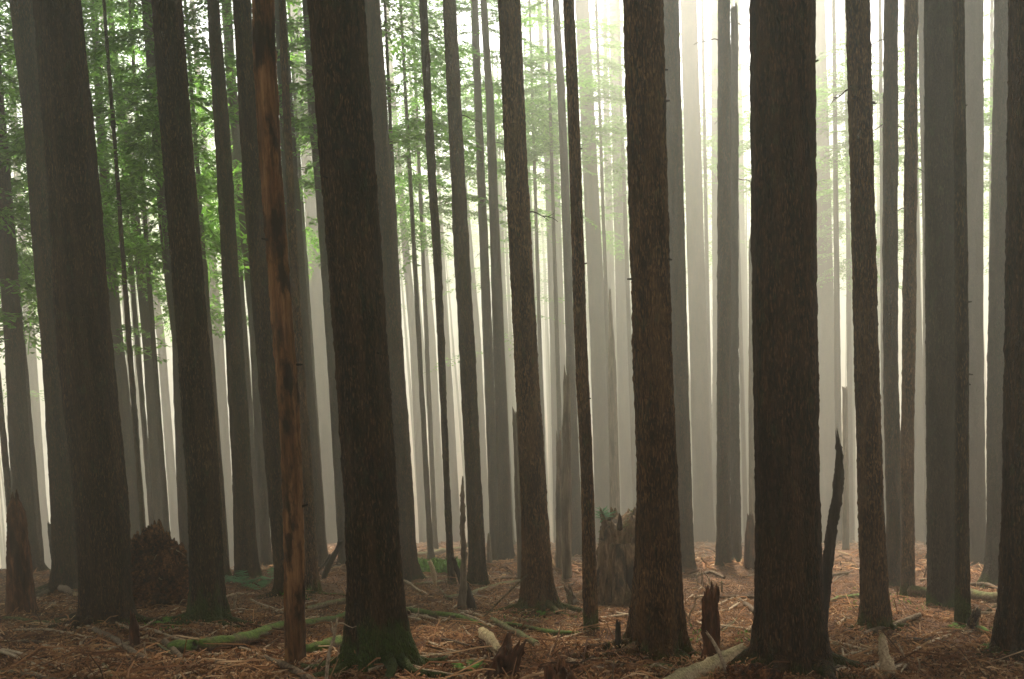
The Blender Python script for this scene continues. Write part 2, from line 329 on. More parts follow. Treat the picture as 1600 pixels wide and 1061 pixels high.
# ------------------------------------------------------------------ trees
TREES = {}
TOPZ = 21.0
def tree(key, label, nodes, base=None, D=None, m=None, flare=1.0, rough=None, crown_at=None, cs=1.0, group='conifers standing in the misty forest', snag=False,
         branches=0, brow=(60, 700), kind='conifer_tree', cat='tree', topz=None, jag=0.0, bright=1.0, stubs=0, loose=False):
    """nodes: (column, row, width) of the trunk as seen; base: row of its foot; D: its distance when the foot is hidden"""
    m = m or BARK
    nodes = sorted(nodes, key=lambda n: n[1])
    bx, by, bw = nodes[-1]
    if D is None: h0 = hit(bx, base or by); D = float(h0[1])
    elif group == FARG and not snag: D *= 1.9
    if crown_at is None and not snag and kind == 'conifer_tree' and group != FARG: crown_at = 'high'
    s = D/FPX
    pts = [(at(x, y, D), w_*s*0.5) for x, y, w_ in nodes]
    p_low, r_low = pts[-1]
    gx = p_low[0]; gzv = g1(gx, D)
    pts.append((np.array([gx, D, gzv-0.25]), r_low)) if p_low[2] > gzv-0.2 else None
    top, rt = pts[0]
    if not snag:
        p2 = pts[1][0]; d = (top-p2)/max(1e-6, top[2]-p2[2]); hz = max(topz or TOPZ, top[2]+1)
        rr = max(0.03, rt*0.45)
        pts.insert(0, (top+d*(hz-top[2]), rr))
    pts = pts[::-1]
    Z = np.array([p[0][2] for p in pts]); X = np.array([p[0][0] for p in pts]); RR = np.array([p[1] for p in pts])
    near = D < 18
    dz = (0.035 if near else 0.09 if D < 30 else 0.3)
    vis_top = at(bx, -60, D)[2] if not snag else Z[-1]
    zs = np.concatenate([np.arange(Z[0], min(vis_top, Z[-1]), dz), np.arange(min(vis_top, Z[-1]), Z[-1], 0.9), [Z[-1]]])
    zs = np.unique(np.round(zs, 4))
    X = np.interp(zs, Z, X); Rr = np.interp(zs, Z, RR)
    kk = int((0.25 if snag else 0.8)/dz) | 1
    if len(zs) > kk*3:
        pad = kk//2; ker = np.ones(kk)/kk
        n_in = int((zs < vis_top-0.5).sum())
        Xs = np.convolve(np.pad(X, pad, 'edge'), ker, 'valid')[:len(X)]; X[pad:n_in-pad] = Xs[pad:n_in-pad]
    Y = D + 0.02*fbm(np.stack([zs*.4, 0*zs+len(label), 0*zs], -1), 3)
    hgt = np.maximum(zs-gzv, 0)
    sd_ = abs(hash_(key)); lob = np.random.default_rng(sd_)
    ph = lob.uniform(0, 6.28, 4); r_base = Rr[0]
    def lobes(i, th):
        fl = flare*r_base*(0.35*np.exp(-hgt/(0.35+r_base))+0.85*np.exp(-hgt/(0.10+r_base*.45)))
        lb = 0.55+0.34*np.cos(3*th+ph[0])+0.34*np.cos(5*th+ph[1])+0.22*np.cos(8*th+ph[2])
        rid = 0.02*r_base*np.cos(7*th+ph[3])
        out = fl[:, None]*lb[None]*0.9 + rid[None]
        return out
    seg = 72 if near else 36 if D < 30 else 16
    rg = rough if rough is not None else (0.010*min(1, r_low/.22) if near else 0.012 if D < 30 else 0.012)
    P = np.stack([X, Y, zs], -1); O = np.array([gx, D, gzv])
    V, F = tube(P-O, Rr, seg, rg, 24 if near else 9, sd_ % 97, lobes, True, 0.4, jag)
    root = thing(kind, label, cat, O, group)
    link('trunk', mesh('trunk', V, F, m), root)
    q = np.random.default_rng(sd_+5)
    MOUNDS.append((gx, D, 0.05+.12*r_base, r_base*2.6))
    if group == NEARG and flare > .25:
        for k in range(5):                               # surface roots running out of the foot
            a = -math.pi/2+(k-2)*.75+q.uniform(-.25, .25) if k != 2 else q.uniform(-2.2, -.9); L = r_base*q.uniform(1.1, 2.2)*(.6+flare); t = np.linspace(0, 1, 14)
            rr_ = r_base*.85+L*t; a_ = a+.25*np.sin(t*4+k)*t
            pp = np.stack([rr_*np.cos(a_), rr_*np.sin(a_), .30*r_base*(1-t)**2.2*(.5+flare)], -1)
            pp[:, 2] += gz(gx+pp[:, 0], D+pp[:, 1])-gzv-.005
            link('root', mesh('root', *tube(pp, np.linspace(r_base*.24, r_base*.07, 14), 12, .008, 20, k), m), root)
    lz = [z for z in zs]
    for k in range(branches):                            # dead side branches that still stick out
        zz = at(bx, q.uniform(*brow), D)[2]; i = int(np.clip(np.searchsorted(zs, zz), 1, len(zs)-2))
        a = q.choice([0, math.pi])+q.uniform(-.7, .7); ln = q.uniform(.35, 1.1)*(1 if D > 20 else .6)
        d = np.array([math.cos(a), math.sin(a)*.8, q.uniform(-.35, .25)]); t = np.linspace(0, 1, 7)[:, None]
        pp = (P[i]-O)+d*(Rr[i]*0.8+ln*t)+np.array([0, 0, -0.35*ln])*t*t+np.array([0, 0, .04*ln])*np.sin(t*9+k)
        parts = [tube(pp, np.linspace(.014, .005, 7)*(1 if D < 25 else 1.3), 5)]
        for u in range(2):
            b0 = pp[3+u]; e = d*np.array([.6, .6, .6])+np.array([0, 0, q.uniform(-.6, .6)])
            parts.append(tube(b0+e*np.linspace(0, .35*ln, 4)[:, None], np.linspace(.008, .003, 4), 4))
        link('dead_branch', mesh('dead_branch', *merge(parts), DARKWOOD), root)
    for k in range(stubs):                               # short broken knots
        zz = at(bx, q.uniform(*brow), D)[2]; i = int(np.clip(np.searchsorted(zs, zz), 1, len(zs)-2))
        a = q.choice([0, math.pi])+q.uniform(-.9, .9); d = np.array([math.cos(a), -abs(math.sin(a)), q.uniform(-.3, .3)])
        pp = (P[i]-O)+d*(Rr[i]*0.8+np.linspace(0, q.uniform(.04, .1), 4)[:, None])
        link('branch_stub', mesh('branch_stub', *tube(pp, [.02, .014, .011, .008], 6), DARKWOOD), root)
    if crown_at is not None:
        zc = max(11.0 + 3*q.random(), at(bx, -80, D)[2]) if crown_at == 'high' else at(bx, crown_at, D)[2]; i = int(np.clip(np.searchsorted(zs, zc), 0, len(zs)-1))
        lib = CROWNS_HIGH if crown_at == 'high' else CROWNS_LOOSE if loose else CROWNS
        c = link('crown', lib[sd_ % len(lib)], root)
        c.location = Vector(P[i]-O); c.rotation_euler.z = q.uniform(0, 6.28)
        hh = max(6, (topz or TOPZ)+1.2-zc); c.scale = (cs, cs, hh/14)
        lean = (P[-1]-P[i])/max(.1, P[-1][2]-P[i][2]); c.rotation_euler.y = math.atan(lean[0])
    TREES[key] = (root, O, P, Rr)
    return root
def hash_(s):
    h = 7
    for c in str(s): h = (h*31+ord(c)) & 0xffffff
    return h

BACKG = 'green crowned conifers dissolving in the mist'
NEARG = 'dark conifer trunks in the foreground'; MIDG = 'conifer trunks half faded by the mist'; FARG = 'pale conifer trunks deep in the mist'
T = tree
# --- left part of the picture
T('a0', 'tall conifer at the left edge rising behind the rusty broken snag', [(4, 300, 24), (14, 430, 26), (22, 530, 27), (36, 800, 32), (44, 925, 36)], D=27, group=MIDG)
T('a2', 'slim grey trunk at far left, pale with mist, leaning snag beside its foot', [(14, 60, 9), (30, 320, 11), (47, 530, 15), (62, 780, 19), (74, 912, 23)], D=44, group=FARG, crown_at=470)
T('a3', 'thick dark leaning conifer just left of the broadest dark trunk on the left', [(36, 0, 38), (58, 200, 36), (82, 530, 36), (100, 780, 40), (108, 905, 44)], m=BARK, group=NEARG, D=21)
T('a4', 'broadest dark conifer on the left with a short rotten stub at its foot', [(90, 0, 66), (112, 265, 74), (131, 530, 80), (160, 800, 80), (165, 930, 74), (169, 978, 78)], m=BARK, group=NEARG, flare=.45, stubs=2)
T('a5', 'slender trunk close on the right of the broadest dark left conifer', [(146, 0, 9), (158, 200, 13), (182, 530, 19), (212, 810, 24)], D=36, group=MIDG, crown_at=150)
T('a5b', 'thin faint trunk between the slender trunks left of the root ball', [(162, 60, 6), (186, 330, 8), (200, 530, 10), (222, 810, 13)], D=50, group=FARG, crown_at=300)
T('a6', 'slim trunk crossed high up by a thinner one, left of the twin trunks', [(170, 0, 8), (180, 100, 10), (198, 225, 12), (218, 400, 15), (232, 530, 18), (251, 790, 23)], D=38, group=MIDG, crown_at=60, branches=1, brow=(200, 330))
T('a7', 'thin trunk that leans across the slim one above the root ball', [(150, -40, 7), (163, 40, 8), (205, 210, 9), (223, 310, 11), (252, 530, 12), (272, 800, 14)], D=42, group=FARG, crown_at=240)
T('a8', 'pale thin trunk standing straight above the middle of the root ball', [(186, 200, 6), (214, 530, 11), (228, 800, 14)], D=56, group=FARG, crown_at=420)
T('a10', 'narrow trunk hugging the left side of the moss footed conifer', [(234, 0, 24), (248, 200, 23), (264, 400, 22), (279, 530, 20), (289, 800, 22)], D=31, group=MIDG)
T('a11', 'dark conifer with a green mossy foot right of the root ball', [(261, 0, 44), (279, 265, 45), (302, 530, 47), (320, 780, 50), (324, 920, 50), (325, 976, 54)], m=BARK_MOSS, group=NEARG, flare=.75, stubs=2)
T('a12', 'grey misty trunk one gap right of the moss footed conifer', [(300, 0, 7), (310, 125, 9), (318, 225, 10), (330, 400, 14), (340, 530, 18), (356, 830, 22), (360, 880, 23)], D=37, group=FARG, crown_at=250, branches=1, brow=(100, 300))
T('a12b', 'half hidden trunk peeping out behind the moss footed conifer', [(276, 0, 12), (318, 530, 18), (340, 780, 20), (346, 900, 22)], D=24, group=MIDG, m=BARK_WARM)
T('a13', 'conifer with blue green ferns at its foot, jagged dead snag against it', [(333, 0, 18), (347, 200, 22), (366, 530, 27), (381, 780, 31), (386, 914, 36)], D=23.5, group=MIDG, flare=.5)
T('a14', 'narrow trunk filling the gap left of the tree behind the rusty pole', [(355, 0, 12), (364, 150, 13), (380, 330, 14), (396, 500, 15), (412, 800, 16)], D=33, group=MIDG, crown_at=-60)
T('a15', 'dark conifer immediately left of the rusty barkless pole', [(378, 0, 27), (396, 300, 30), (416, 530, 33), (436, 780, 34), (450, 943, 34)], D=19, group=NEARG)
T('a16', 'rusty orange barkless dead trunk standing slim in front of dark trees', [(409, -40, 33), (412, 60, 34), (423, 265, 33), (444, 530, 33), (456, 700, 32), (459, 850, 32), (461, 1045, 33)], m=RUST, group=None, kind='dead_tree', cat='dead tree', flare=.1, rough=.008, stubs=3, brow=(300, 900))
T('a17', 'grey misty trunk just right of the rusty barkless pole', [(437, 0, 18), (453, 265, 24), (470, 530, 30), (487, 780, 34), (492, 880, 34)], D=30, group=MIDG)
T('a17b', 'warm brown thin trunk tucked against the right of the rusty pole', [(440, 0, 10), (452, 265, 12), (465, 530, 15), (478, 700, 16), (486, 850, 18), (488, 942, 21)], D=19.5, group=MIDG, m=BARK_WARM)
T('a18', 'pale grey trunk in the gap left of the great central left conifer', [(461, 0, 17), (475, 200, 17), (485, 300, 20), (502, 530, 28), (520, 780, 32), (524, 870, 32)], D=39, group=FARG)
T('a19', 'narrow trunk hidden along the left side of the great central left conifer', [(481, 0, 16), (491, 200, 16), (501, 300, 15), (517, 530, 16), (532, 780, 16)], D=31, group=MIDG)
T('a20', 'great dark conifer left of centre with a flared mossy green foot', [(525, 0, 84), (544, 265, 83), (563, 530, 82), (580, 780, 82), (588, 940, 86), (592, 1045, 90)], m=BARK_MOSS, group=NEARG, flare=.85, stubs=5)
T('a21', 'straight brown trunk rising close behind the great mossy footed conifer', [(580, 0, 26), (598, 300, 30), (614, 530, 30), (631, 780, 31), (636, 918, 32)], D=24, group=MIDG, branches=0)
T('a22', 'faint thin trunk with green boughs right of the straight brown trunk', [(604, 0, 5), (612, 125, 7), (630, 350, 10), (647, 530, 14), (663, 855, 16)], D=47, group=FARG, crown_at=330, branches=2, brow=(200, 400))
T('a23', 'faintest thin trunk in the green before the middle of the picture', [(638, 90, 4), (650, 225, 6), (661, 350, 8), (675, 530, 11), (691, 855, 14)], D=58, group=FARG, crown_at=380)
T('a24', 'dark slim trunk beside the forked broken snag', [(661, 0, 12), (672, 225, 13), (683, 400, 13), (690, 560, 11), (699, 780, 10), (706, 920, 11)], D=22.5, group=MIDG, crown_at=-100, branches=1, brow=(30, 200), loose=True)
T('a24b', 'pale trunk showing behind the dark slim one near the forked snag', [(664, 120, 8), (684, 400, 12), (699, 600, 16), (711, 850, 20)], D=48, group=FARG, crown_at=60)
T('a25', 'clear brown trunk right of the forked broken snag', [(702, 0, 20), (713, 225, 22), (729, 530, 25), (744, 830, 25), (748, 916, 29)], D=22, group=MIDG, flare=.6, branches=1, brow=(180, 260))
T('a25b', 'ghostly trunk showing along the right edge of the clear brown trunk', [(718, 200, 8), (744, 530, 14), (757, 830, 18)], D=52, group=FARG)
T('a26', 'left one of two thin close set trunks before the centre', [(742, 0, 9), (750, 225, 11), (763, 530, 13), (774, 860, 17)], D=38, group=MIDG, branches=1, brow=(100, 200))
T('a27', 'right one of two thin close set trunks before the centre', [(755, 0, 9), (765, 150, 12), (779, 530, 18), (791, 860, 22)], D=36, group=MIDG, branches=2, brow=(100, 400))
T('a27b', 'hair thin pale trunk in the gap left of the central flared conifer', [(776, 250, 6), (790, 530, 10), (803, 850, 14)], D=60, group=FARG)
# --- centre
T('a28', 'brown conifer at the centre with a flared, root spread foot', [(795, 0, 34), (806, 250, 34), (820, 530, 36), (834, 780, 41), (839, 900, 46), (842, 958, 50)], m=BARK_WARM, group=NEARG, flare=1.0, stubs=4, branches=1, brow=(300, 340))
T('a29', 'thin pale trunk right behind the central flared conifer', [(842, 0, 6), (850, 150, 8), (856, 270, 10), (866, 530, 14), (874, 850, 18)], D=48, group=FARG, crown_at=240, branches=2, brow=(50, 300))
T('a30', 'thin pale trunk with a few green boughs left of the dark slim pole', [(857, 20, 7), (867, 200, 9), (876, 530, 13), (884, 850, 16)], D=54, group=FARG, crown_at=260)
T('a31', 'misty slim trunk almost touching the dark slim pole', [(868, 0, 10), (877, 150, 12), (885, 350, 13), (890, 530, 13), (902, 860, 18)], D=38, group=MIDG, crown_at=40, branches=1, brow=(60, 200), loose=True)
T('a32', 'dark slim pole like conifer right of the central flared tree', [(888, 0, 17), (897, 200, 18), (907, 530, 20), (917, 730, 20), (923, 984, 24)], m=BARK_WARM, group=NEARG, flare=.15, stubs=3)
T('a33', 'broad pale trunk fading out behind the old mossy stump', [(909, 0, 20), (919, 200, 22), (935, 530, 26), (943, 780, 28), (945, 865, 30)], D=38, group=FARG, branches=1, brow=(40, 90))
T('a34', 'very pale trunk midway between the dark pole and the rough barked conifer', [(960, 0, 16), (965, 200, 18), (973, 530, 20), (983, 780, 27)], D=50, group=FARG, crown_at=40)
T('a34c', 'ghostly thin trunk left of the very pale midway trunk', [(945, 0, 6), (948, 250, 8), (956, 530, 10), (962, 830, 13)], D=60, group=FARG, crown_at=150)
T('a35', 'rough barked warm brown conifer right of centre with a wide flared foot', [(1005, 0, 60), (1012, 265, 60), (1019, 530, 60), (1028, 780, 64), (1028, 900, 72), (1027, 1035, 84)], m=BARK_WARM, group=NEARG, flare=.75, rough=.011, stubs=9, brow=(0, 800))
T('a36', 'mid brown trunk close behind the right of the rough barked conifer', [(1046, 0, 27), (1051, 200, 28), (1060, 530, 27), (1069, 830, 28), (1069, 885, 32)], D=27, group=MIDG, flare=.6)
T('a37', 'pale wide trunk in the gap beyond the mid brown one', [(1076, 0, 24), (1083, 250, 26), (1091, 530, 27), (1100, 830, 32), (1101, 885, 34)], D=37, group=FARG, branches=1, brow=(70, 100))
T('a38', 'pale trunk almost covered by the brown one beside the broken topped pole', [(1121, 0, 18), (1121, 265, 18), (1124, 530, 20), (1122, 850, 24)], D=48, group=FARG)
T('a39', 'slender brown trunk left of the broken topped pole', [(1131, 0, 18), (1132, 265, 21), (1131, 530, 21), (1130, 780, 21), (1131, 888, 24)], D=26.5, group=MIDG, flare=.3, branches=1, brow=(40, 100))
T('a41', 'ghostly thin trunk just left of the blackest right hand conifer', [(1152, 0, 8), (1158, 300, 10), (1163, 850, 12)], D=62, group=FARG)
T('a42', 'widest and blackest conifer, right of centre, charred snag leaning on it', [(1222, 0, 96), (1224, 265, 97), (1226, 530, 98), (1230, 780, 99), (1233, 940, 104), (1236, 1047, 112)], m=BARK, group=NEARG, flare=.4, rough=.009, stubs=3)
# --- right
T('a43', 'pale trunk showing along the right side of the blackest conifer', [(1278, 0, 20), (1284, 265, 24), (1290, 530, 28), (1297, 830, 32)], D=42, group=FARG)
T('a44', 'clean edged brown conifer standing alone right of the charred leaning snag', [(1341, 0, 35), (1347, 265, 35), (1352, 530, 36), (1361, 780, 38), (1366, 920, 42), (1368, 986, 48)], m=BARK_WARM, group=NEARG, flare=.3, stubs=5, branches=1, brow=(130, 170))
T('a45', 'left trunk of a grey brown pair beyond the clean edged brown conifer', [(1392, 0, 20), (1391, 265, 22), (1391, 530, 22), (1396, 780, 23), (1398, 928, 26)], D=22, group=MIDG, flare=.25, branches=3, brow=(60, 340))
T('a46', 'right trunk of a grey brown pair beyond the clean edged brown conifer', [(1424, 0, 18), (1423, 265, 19), (1420, 530, 20), (1418, 780, 20), (1418, 932, 22)], D=20.5, group=MIDG, flare=.25, branches=2, brow=(240, 330), m=BARK_WARM)
T('a47', 'pale grey trunk partly behind the left of the wide dull trunk', [(1443, 0, 18), (1448, 265, 16), (1455, 530, 16), (1462, 860, 20)], D=36, group=MIDG)
T('a47b', 'pale grey trunk peeping out right of the grey brown pair', [(1421, 200, 12), (1431, 530, 18), (1437, 860, 24)], D=36, group=FARG)
T('a48', 'wide dull brown trunk with a blackened slim trunk before its right edge', [(1469, 0, 44), (1470, 530, 44), (1472, 780, 44), (1474, 957, 46)], D=17.5, m=BARK_GREY, group=NEARG, flare=.15)
T('a49', 'blackened slim trunk, partly stripped, standing before the wide dull trunk', [(1499, 0, 16), (1501, 265, 18), (1502, 530, 20), (1504, 800, 21), (1504, 980, 24)], m=BARK_MOSS, group=NEARG, flare=.2, stubs=4)
T('a50', 'blue grey misty trunk right of the blackened slim trunk', [(1521, 0, 28), (1522, 265, 27), (1522, 530, 27), (1525, 870, 32)], D=32, m=BARK_GREY, group=MIDG)
T('a51', 'grey trunk leaning slightly right beside the right edge tree', [(1569, 0, 27), (1565, 265, 29), (1561, 530, 32), (1558, 780, 32), (1557, 905, 33)], D=23, m=BARK_GREY, group=MIDG)
T('a52', 'big dark conifer cut by the right edge of the picture', [(1624, 0, 84), (1620, 530, 88), (1616, 900, 96), (1612, 1036, 100)], m=BARK, group=NEARG, flare=.35)
# --- standing dead, broken tops
SNAG = dict(snag=True, kind='dead_snag', cat='dead snag', group=None, flare=.15)
T('s0', 'dark broken snag with a rusty top at the left edge', [(23, 776, 10), (25, 800, 26), (30, 880, 36), (34, 962, 44)], m=ROT, jag=.10, **SNAG)
T('s1', 'short grey snag leaning left between the pale and the thick left trunks', [(77, 820, 7), (82, 860, 9), (90, 905, 10)], D=26, m=DARKWOOD, jag=.10, **SNAG)
T('s2', 'short misty snag right behind the root ball', [(235, 690, 9), (240, 815, 13)], D=42, m=GREYWOOD, jag=.2, **SNAG)
T('s3', 'jagged snag pressed against the left of the fern footed conifer', [(360, 617, 6), (366, 700, 9), (374, 905, 14)], D=24, m=DARKWOOD, jag=.15, **SNAG)
T('s4', 'grey broken snag half hidden by the central flared conifer', [(807, 645, 12), (812, 780, 15), (817, 900, 17)], D=24, m=GREYWOOD, jag=.15, **SNAG)
T('s5', 'tall grey broken snag just left of the dark slim pole', [(886, 585, 10), (885, 740, 15), (886, 914, 16)], D=25, m=GREYWOOD, jag=.3, **SNAG)
T('s6', 'lower grey snag left of the tall grey broken one', [(873, 685, 8), (874, 780, 11), (875, 898, 13)], D=27, m=GREYWOOD, jag=.25, **SNAG)
T('s7', 'needle pointed pale snag in the bright mist beside the rough barked conifer', [(953, 455, 3), (956, 560, 12), (962, 850, 18)], D=44, m=GREYWOOD, jag=.2, **SNAG)
T('s8', 'tall pale pole with a broken top beside the slender brown trunk', [(1147, 16, 11), (1147, 265, 13), (1147, 530, 14), (1149, 780, 16), (1150, 880, 18)], D=29, m=BARK_GREY, jag=.25, branches=4, brow=(30, 360), **SNAG)
T('s9', 'broken snag edging out behind the left of the blackest conifer', [(1173, 380, 6), (1174, 600, 9), (1176, 850, 12)], D=40, m=GREYWOOD, jag=.3, **SNAG)
T('s10', 'dark jagged stump like snag left of the blackest conifer', [(1172, 806, 8), (1173, 830, 17), (1173, 890, 22)], D=26, m=ROT, jag=.14, **SNAG)
T('s11', 'faint thin snag in the mist right of the charred leaning snag', [(1320, 607, 8), (1321, 730, 9), (1322, 868, 11)], D=44, m=GREYWOOD, jag=.2, **SNAG)
T('s12', 'pale split snag in the gap of the grey brown pair', [(1405, 676, 5), (1406, 780, 7), (1406, 905, 8)], D=23, m=GREYWOOD, jag=.15, **SNAG)
T('s13', 'small pointed snag far off right of the clear brown trunk', [(764, 838, 5), (764, 860, 8), (765, 884, 8)], D=31, m=GREYWOOD, jag=.1, **SNAG)
T('s14', 'charred black snag leaning on the blackest conifer, spear pointed', [(1307, 680, 2), (1311, 705, 9), (1311, 730, 13), (1307, 780, 15), (1301, 810, 15), (1293, 880, 17), (1286, 960, 16), (1284, 985, 15)], D=13.5, m=DARKWOOD, jag=.10, rough=.014, **SNAG)
T('s15', 'red rotten stump with a ragged top, dead branch leaning before it', [(1109, 930, 24), (1110, 960, 26), (1111, 1034, 28)], m=ROT, jag=.16, rough=.018, **SNAG)
T('s16', 'short mossy peg left of the rough barked conifer foot', [(966, 974, 7), (966, 990, 9), (966, 1018, 11)], m=DARKWOOD, jag=.03, rough=.006, **SNAG)
T('s17', 'short rotten stub against the right foot of the broadest left conifer', [(206, 962, 6), (208, 980, 15), (209, 1010, 16)], m=ROT, jag=.09, **SNAG)
# --- the wall of trees behind, deep in the mist
q = np.random.default_rng(5)
BACK = [  # column at the foot, distance, width in the picture, row where the crown begins
 (20, 25, 10, 500), (62, 31, 9, 540), (100, 34, 9, 470), (135, 27, 9, 470), (160, 36, 9, 560), (188, 31, 9, 420), (225, 26, 9, 330), (240, 38, 9, 560), (262, 33, 9, 500), (300, 28, 10, 400), (330, 40, 9, 520), (352, 32, 9, 430), (405, 36, 9, 440),
 (455, 30, 10, 300), (506, 40, 9, 420), (560, 32, 10, 300), (616, 44, 9, 420), (640, 30, 9, 240), (672, 38, 9, 330), (680, 52, 8, 400), (735, 40, 9, 330), (770, 32, 9, 200), (800, 44, 9, 300), (820, 36, 10, 220), (853, 48, 9, 380), (880, 40, 9, 260), (915, 42, 9, 260), (940, 60, 9, 420), (960, 46, 9, 240),
 (995, 56, 10, 330), (1035, 52, 10, 240), (1075, 62, 10, 330), (1112, 60, 10, 300), (1140, 74, 9, 420), (1166, 56, 9, 240), (1312, 60, 11, 300), (1330, 78, 9, 440), (1384, 58, 10, 280), (1440, 70, 9, 420), (1450, 56, 10, 230), (1510, 60, 11, 300), (1548, 68, 10, 380), (1590, 56, 12, 300), (1220, 62, 11, 300), (1640, 60, 12, 350), (-40, 30, 12, 500), (-90, 36, 12, 500), (1690, 50, 14, 300)]
side = ('far left', 'left', 'left of centre', 'centre', 'right of centre', 'right', 'far right')
for k, (x, D_, w_, cr) in enumerate(BACK):
    if 700 < x < 1200: D_ *= 1.35; w_ *= .85
    lean = math.tan(R(2.4-(x-800)/800*2.6+q.uniform(-.5, .5)))
    T('b%d' % k, 'green crowned conifer dissolving into the mist behind the nearer trunks', [(x-lean*850, 0, w_*.45), (x-lean*300, 550, w_*.85), (x, 850, w_)], D=D_, crown_at=cr, cs=(.85 if x < 520 else 1.0)+.25*q.random(),
      group='green crowned conifers dissolving in the mist', topz=21.5)
# trees just outside the picture on both sides and behind the viewer: they shade the foreground
q = np.random.default_rng(21)
AROUND = [(-9.5, 9), (-13, 14), (-8, 3), (-15, 6), (9.5, 9), (13, 14.5), (8.5, 3), (15, 5), (-18, 19), (18, 19), (-24, 26), (25, 28), (-20, 11), (20, 10)]
for k, (x, y) in enumerate(AROUND):
    dm = q.uniform(.45, .75); z0 = g1(x, y); zs_ = np.linspace(z0-.2, 21, 60); ln = q.uniform(-.04, .03); P = np.stack([x+(zs_-z0)*ln, 0*zs_+y, zs_], -1); O = np.array([x, y, z0])
    Rr = np.interp(zs_, [z0, z0+3, 21], [dm*.5, dm*.42, dm*.2]); ph_ = q.uniform(0, 6)
    root = thing('conifer_tree', 'conifer outside the picture that shades the forest floor', 'tree', O, 'conifers around the viewer outside the picture')
    link('trunk', mesh('trunk', *tube(P-O, Rr, 20, .012, 9, k, lambda i, th: (.4*dm*.5*np.exp(-(zs_-z0)/.35))[:, None]*(.6+.4*np.cos(4*th+ph_))[None]), BARK), root)
    zc = q.uniform(9, 12); c = link('crown', CROWNS_HIGH[k % 2], root); c.location = (ln*(zc-z0), 0, zc-z0); c.rotation_euler.z = q.uniform(0, 6); c.scale = (1.0, 1.0, (22-zc)/14)
# the wood farther back, one mass in the mist
q = np.random.default_rng(31); parts = []
for k in range(420):
    y = q.uniform(95, 300); x = q.uniform(-.62, .62)*y
    if abs(x) > 330: continue
    if x > -.12*y and q.random() < .15: continue
    z0 = g1(x, y); top = min(21.5, z0+q.uniform(45, 80)); dm = q.uniform(.6, 1.1)
    zs_ = np.linspace(z0-.5, top, 6); parts.append(tube(np.stack([x+(zs_-z0)*q.uniform(-.04, .02), 0*zs_+y, zs_], -1), np.linspace(dm*.5, .06, 6), 7, cap=False))
TV, TF = merge(parts)
dw = link('distant_wood_trunks', mesh('distant_wood_trunks', TV, TF, BARK)); dw['kind'] = 'stuff'
VV, QQ, o_ = [], [], 0
for k in range(330):
    y = q.uniform(66, 185) if k < 120 else q.uniform(140, 298); x = q.uniform(-.66, .6)*y
    if x > -.12*y and y < 140 and q.random() < .5: continue
    zc = q.uniform(-9, 9)
    for u in range(22):
        t = u/22; Vs, Fs = SPR[u % 4]; sel = np.arange(len(Fs))[u % 3::3]; Fs = np.array(Fs)[sel]; idx = np.unique(Fs); re_ = np.full(len(Vs), -1); re_[idx] = np.arange(len(idx))
        a = q.uniform(0, 6.28); s = (2.0*(1-t)**.6+.4)*(1 if k < 120 else 1.7); Pv = Vs[idx]*np.array([s, s, s]); Pv = np.stack([Pv[:, 0]*math.cos(a)-Pv[:, 1]*math.sin(a)+x, Pv[:, 0]*math.sin(a)+Pv[:, 1]*math.cos(a)+y, Pv[:, 2]+zc+(21-zc)*t], -1)
        VV.append(Pv); QQ.append(re_[Fs]+o_); o_ += len(Pv)
df = link('distant_wood_foliage', mesh('distant_wood_foliage', np.vstack(VV), np.vstack(QQ), NEEDLES, False)); df['kind'] = 'stuff'


# ------------------------------------------------------------------ fallen wood
def lie(name, label, cat, pts, m, group=None, sink=0.3, seg=10, rough=None, end=None, jag=0.02, twigs=0, fid=1):
    """pts: (column, row, width, lift in metres) along a branch or log that rests on the ground"""
    W = []
    for p in pts:
        x, y, w_ = p[:3]; lift = p[3] if len(p) > 3 else 0
        h = hit(x, y+w_*0.3); r = w_*h[1]/FPX*0.5
        W.append((h+np.array([0, 0, r*(1-sink)+lift]), r))
    return wood(name, label, cat, W, m, group, seg, rough, end, jag, twigs)
def stand(name, label, cat, pts, m, base=None, D=None, group=None, seg=10, rough=None, end=None, jag=0.02, twigs=0, dy=0.0):
    """pts from the foot upwards, drawn at the distance of the foot (dy: how far the top leans away)"""
    D = D or float(hit(pts[0][0], base or pts[0][1])[1]); W = []
    n = len(pts)
    for k, (x, y, w_) in enumerate(pts):
        Dk = D+dy*k/(n-1); W.append((at(x, y, Dk), w_*Dk/FPX*0.5))
    W[0] = (W[0][0]-np.array([0, 0, .03]), W[0][1])
    return wood(name, label, cat, W, m, group, seg, rough, end, jag, twigs)
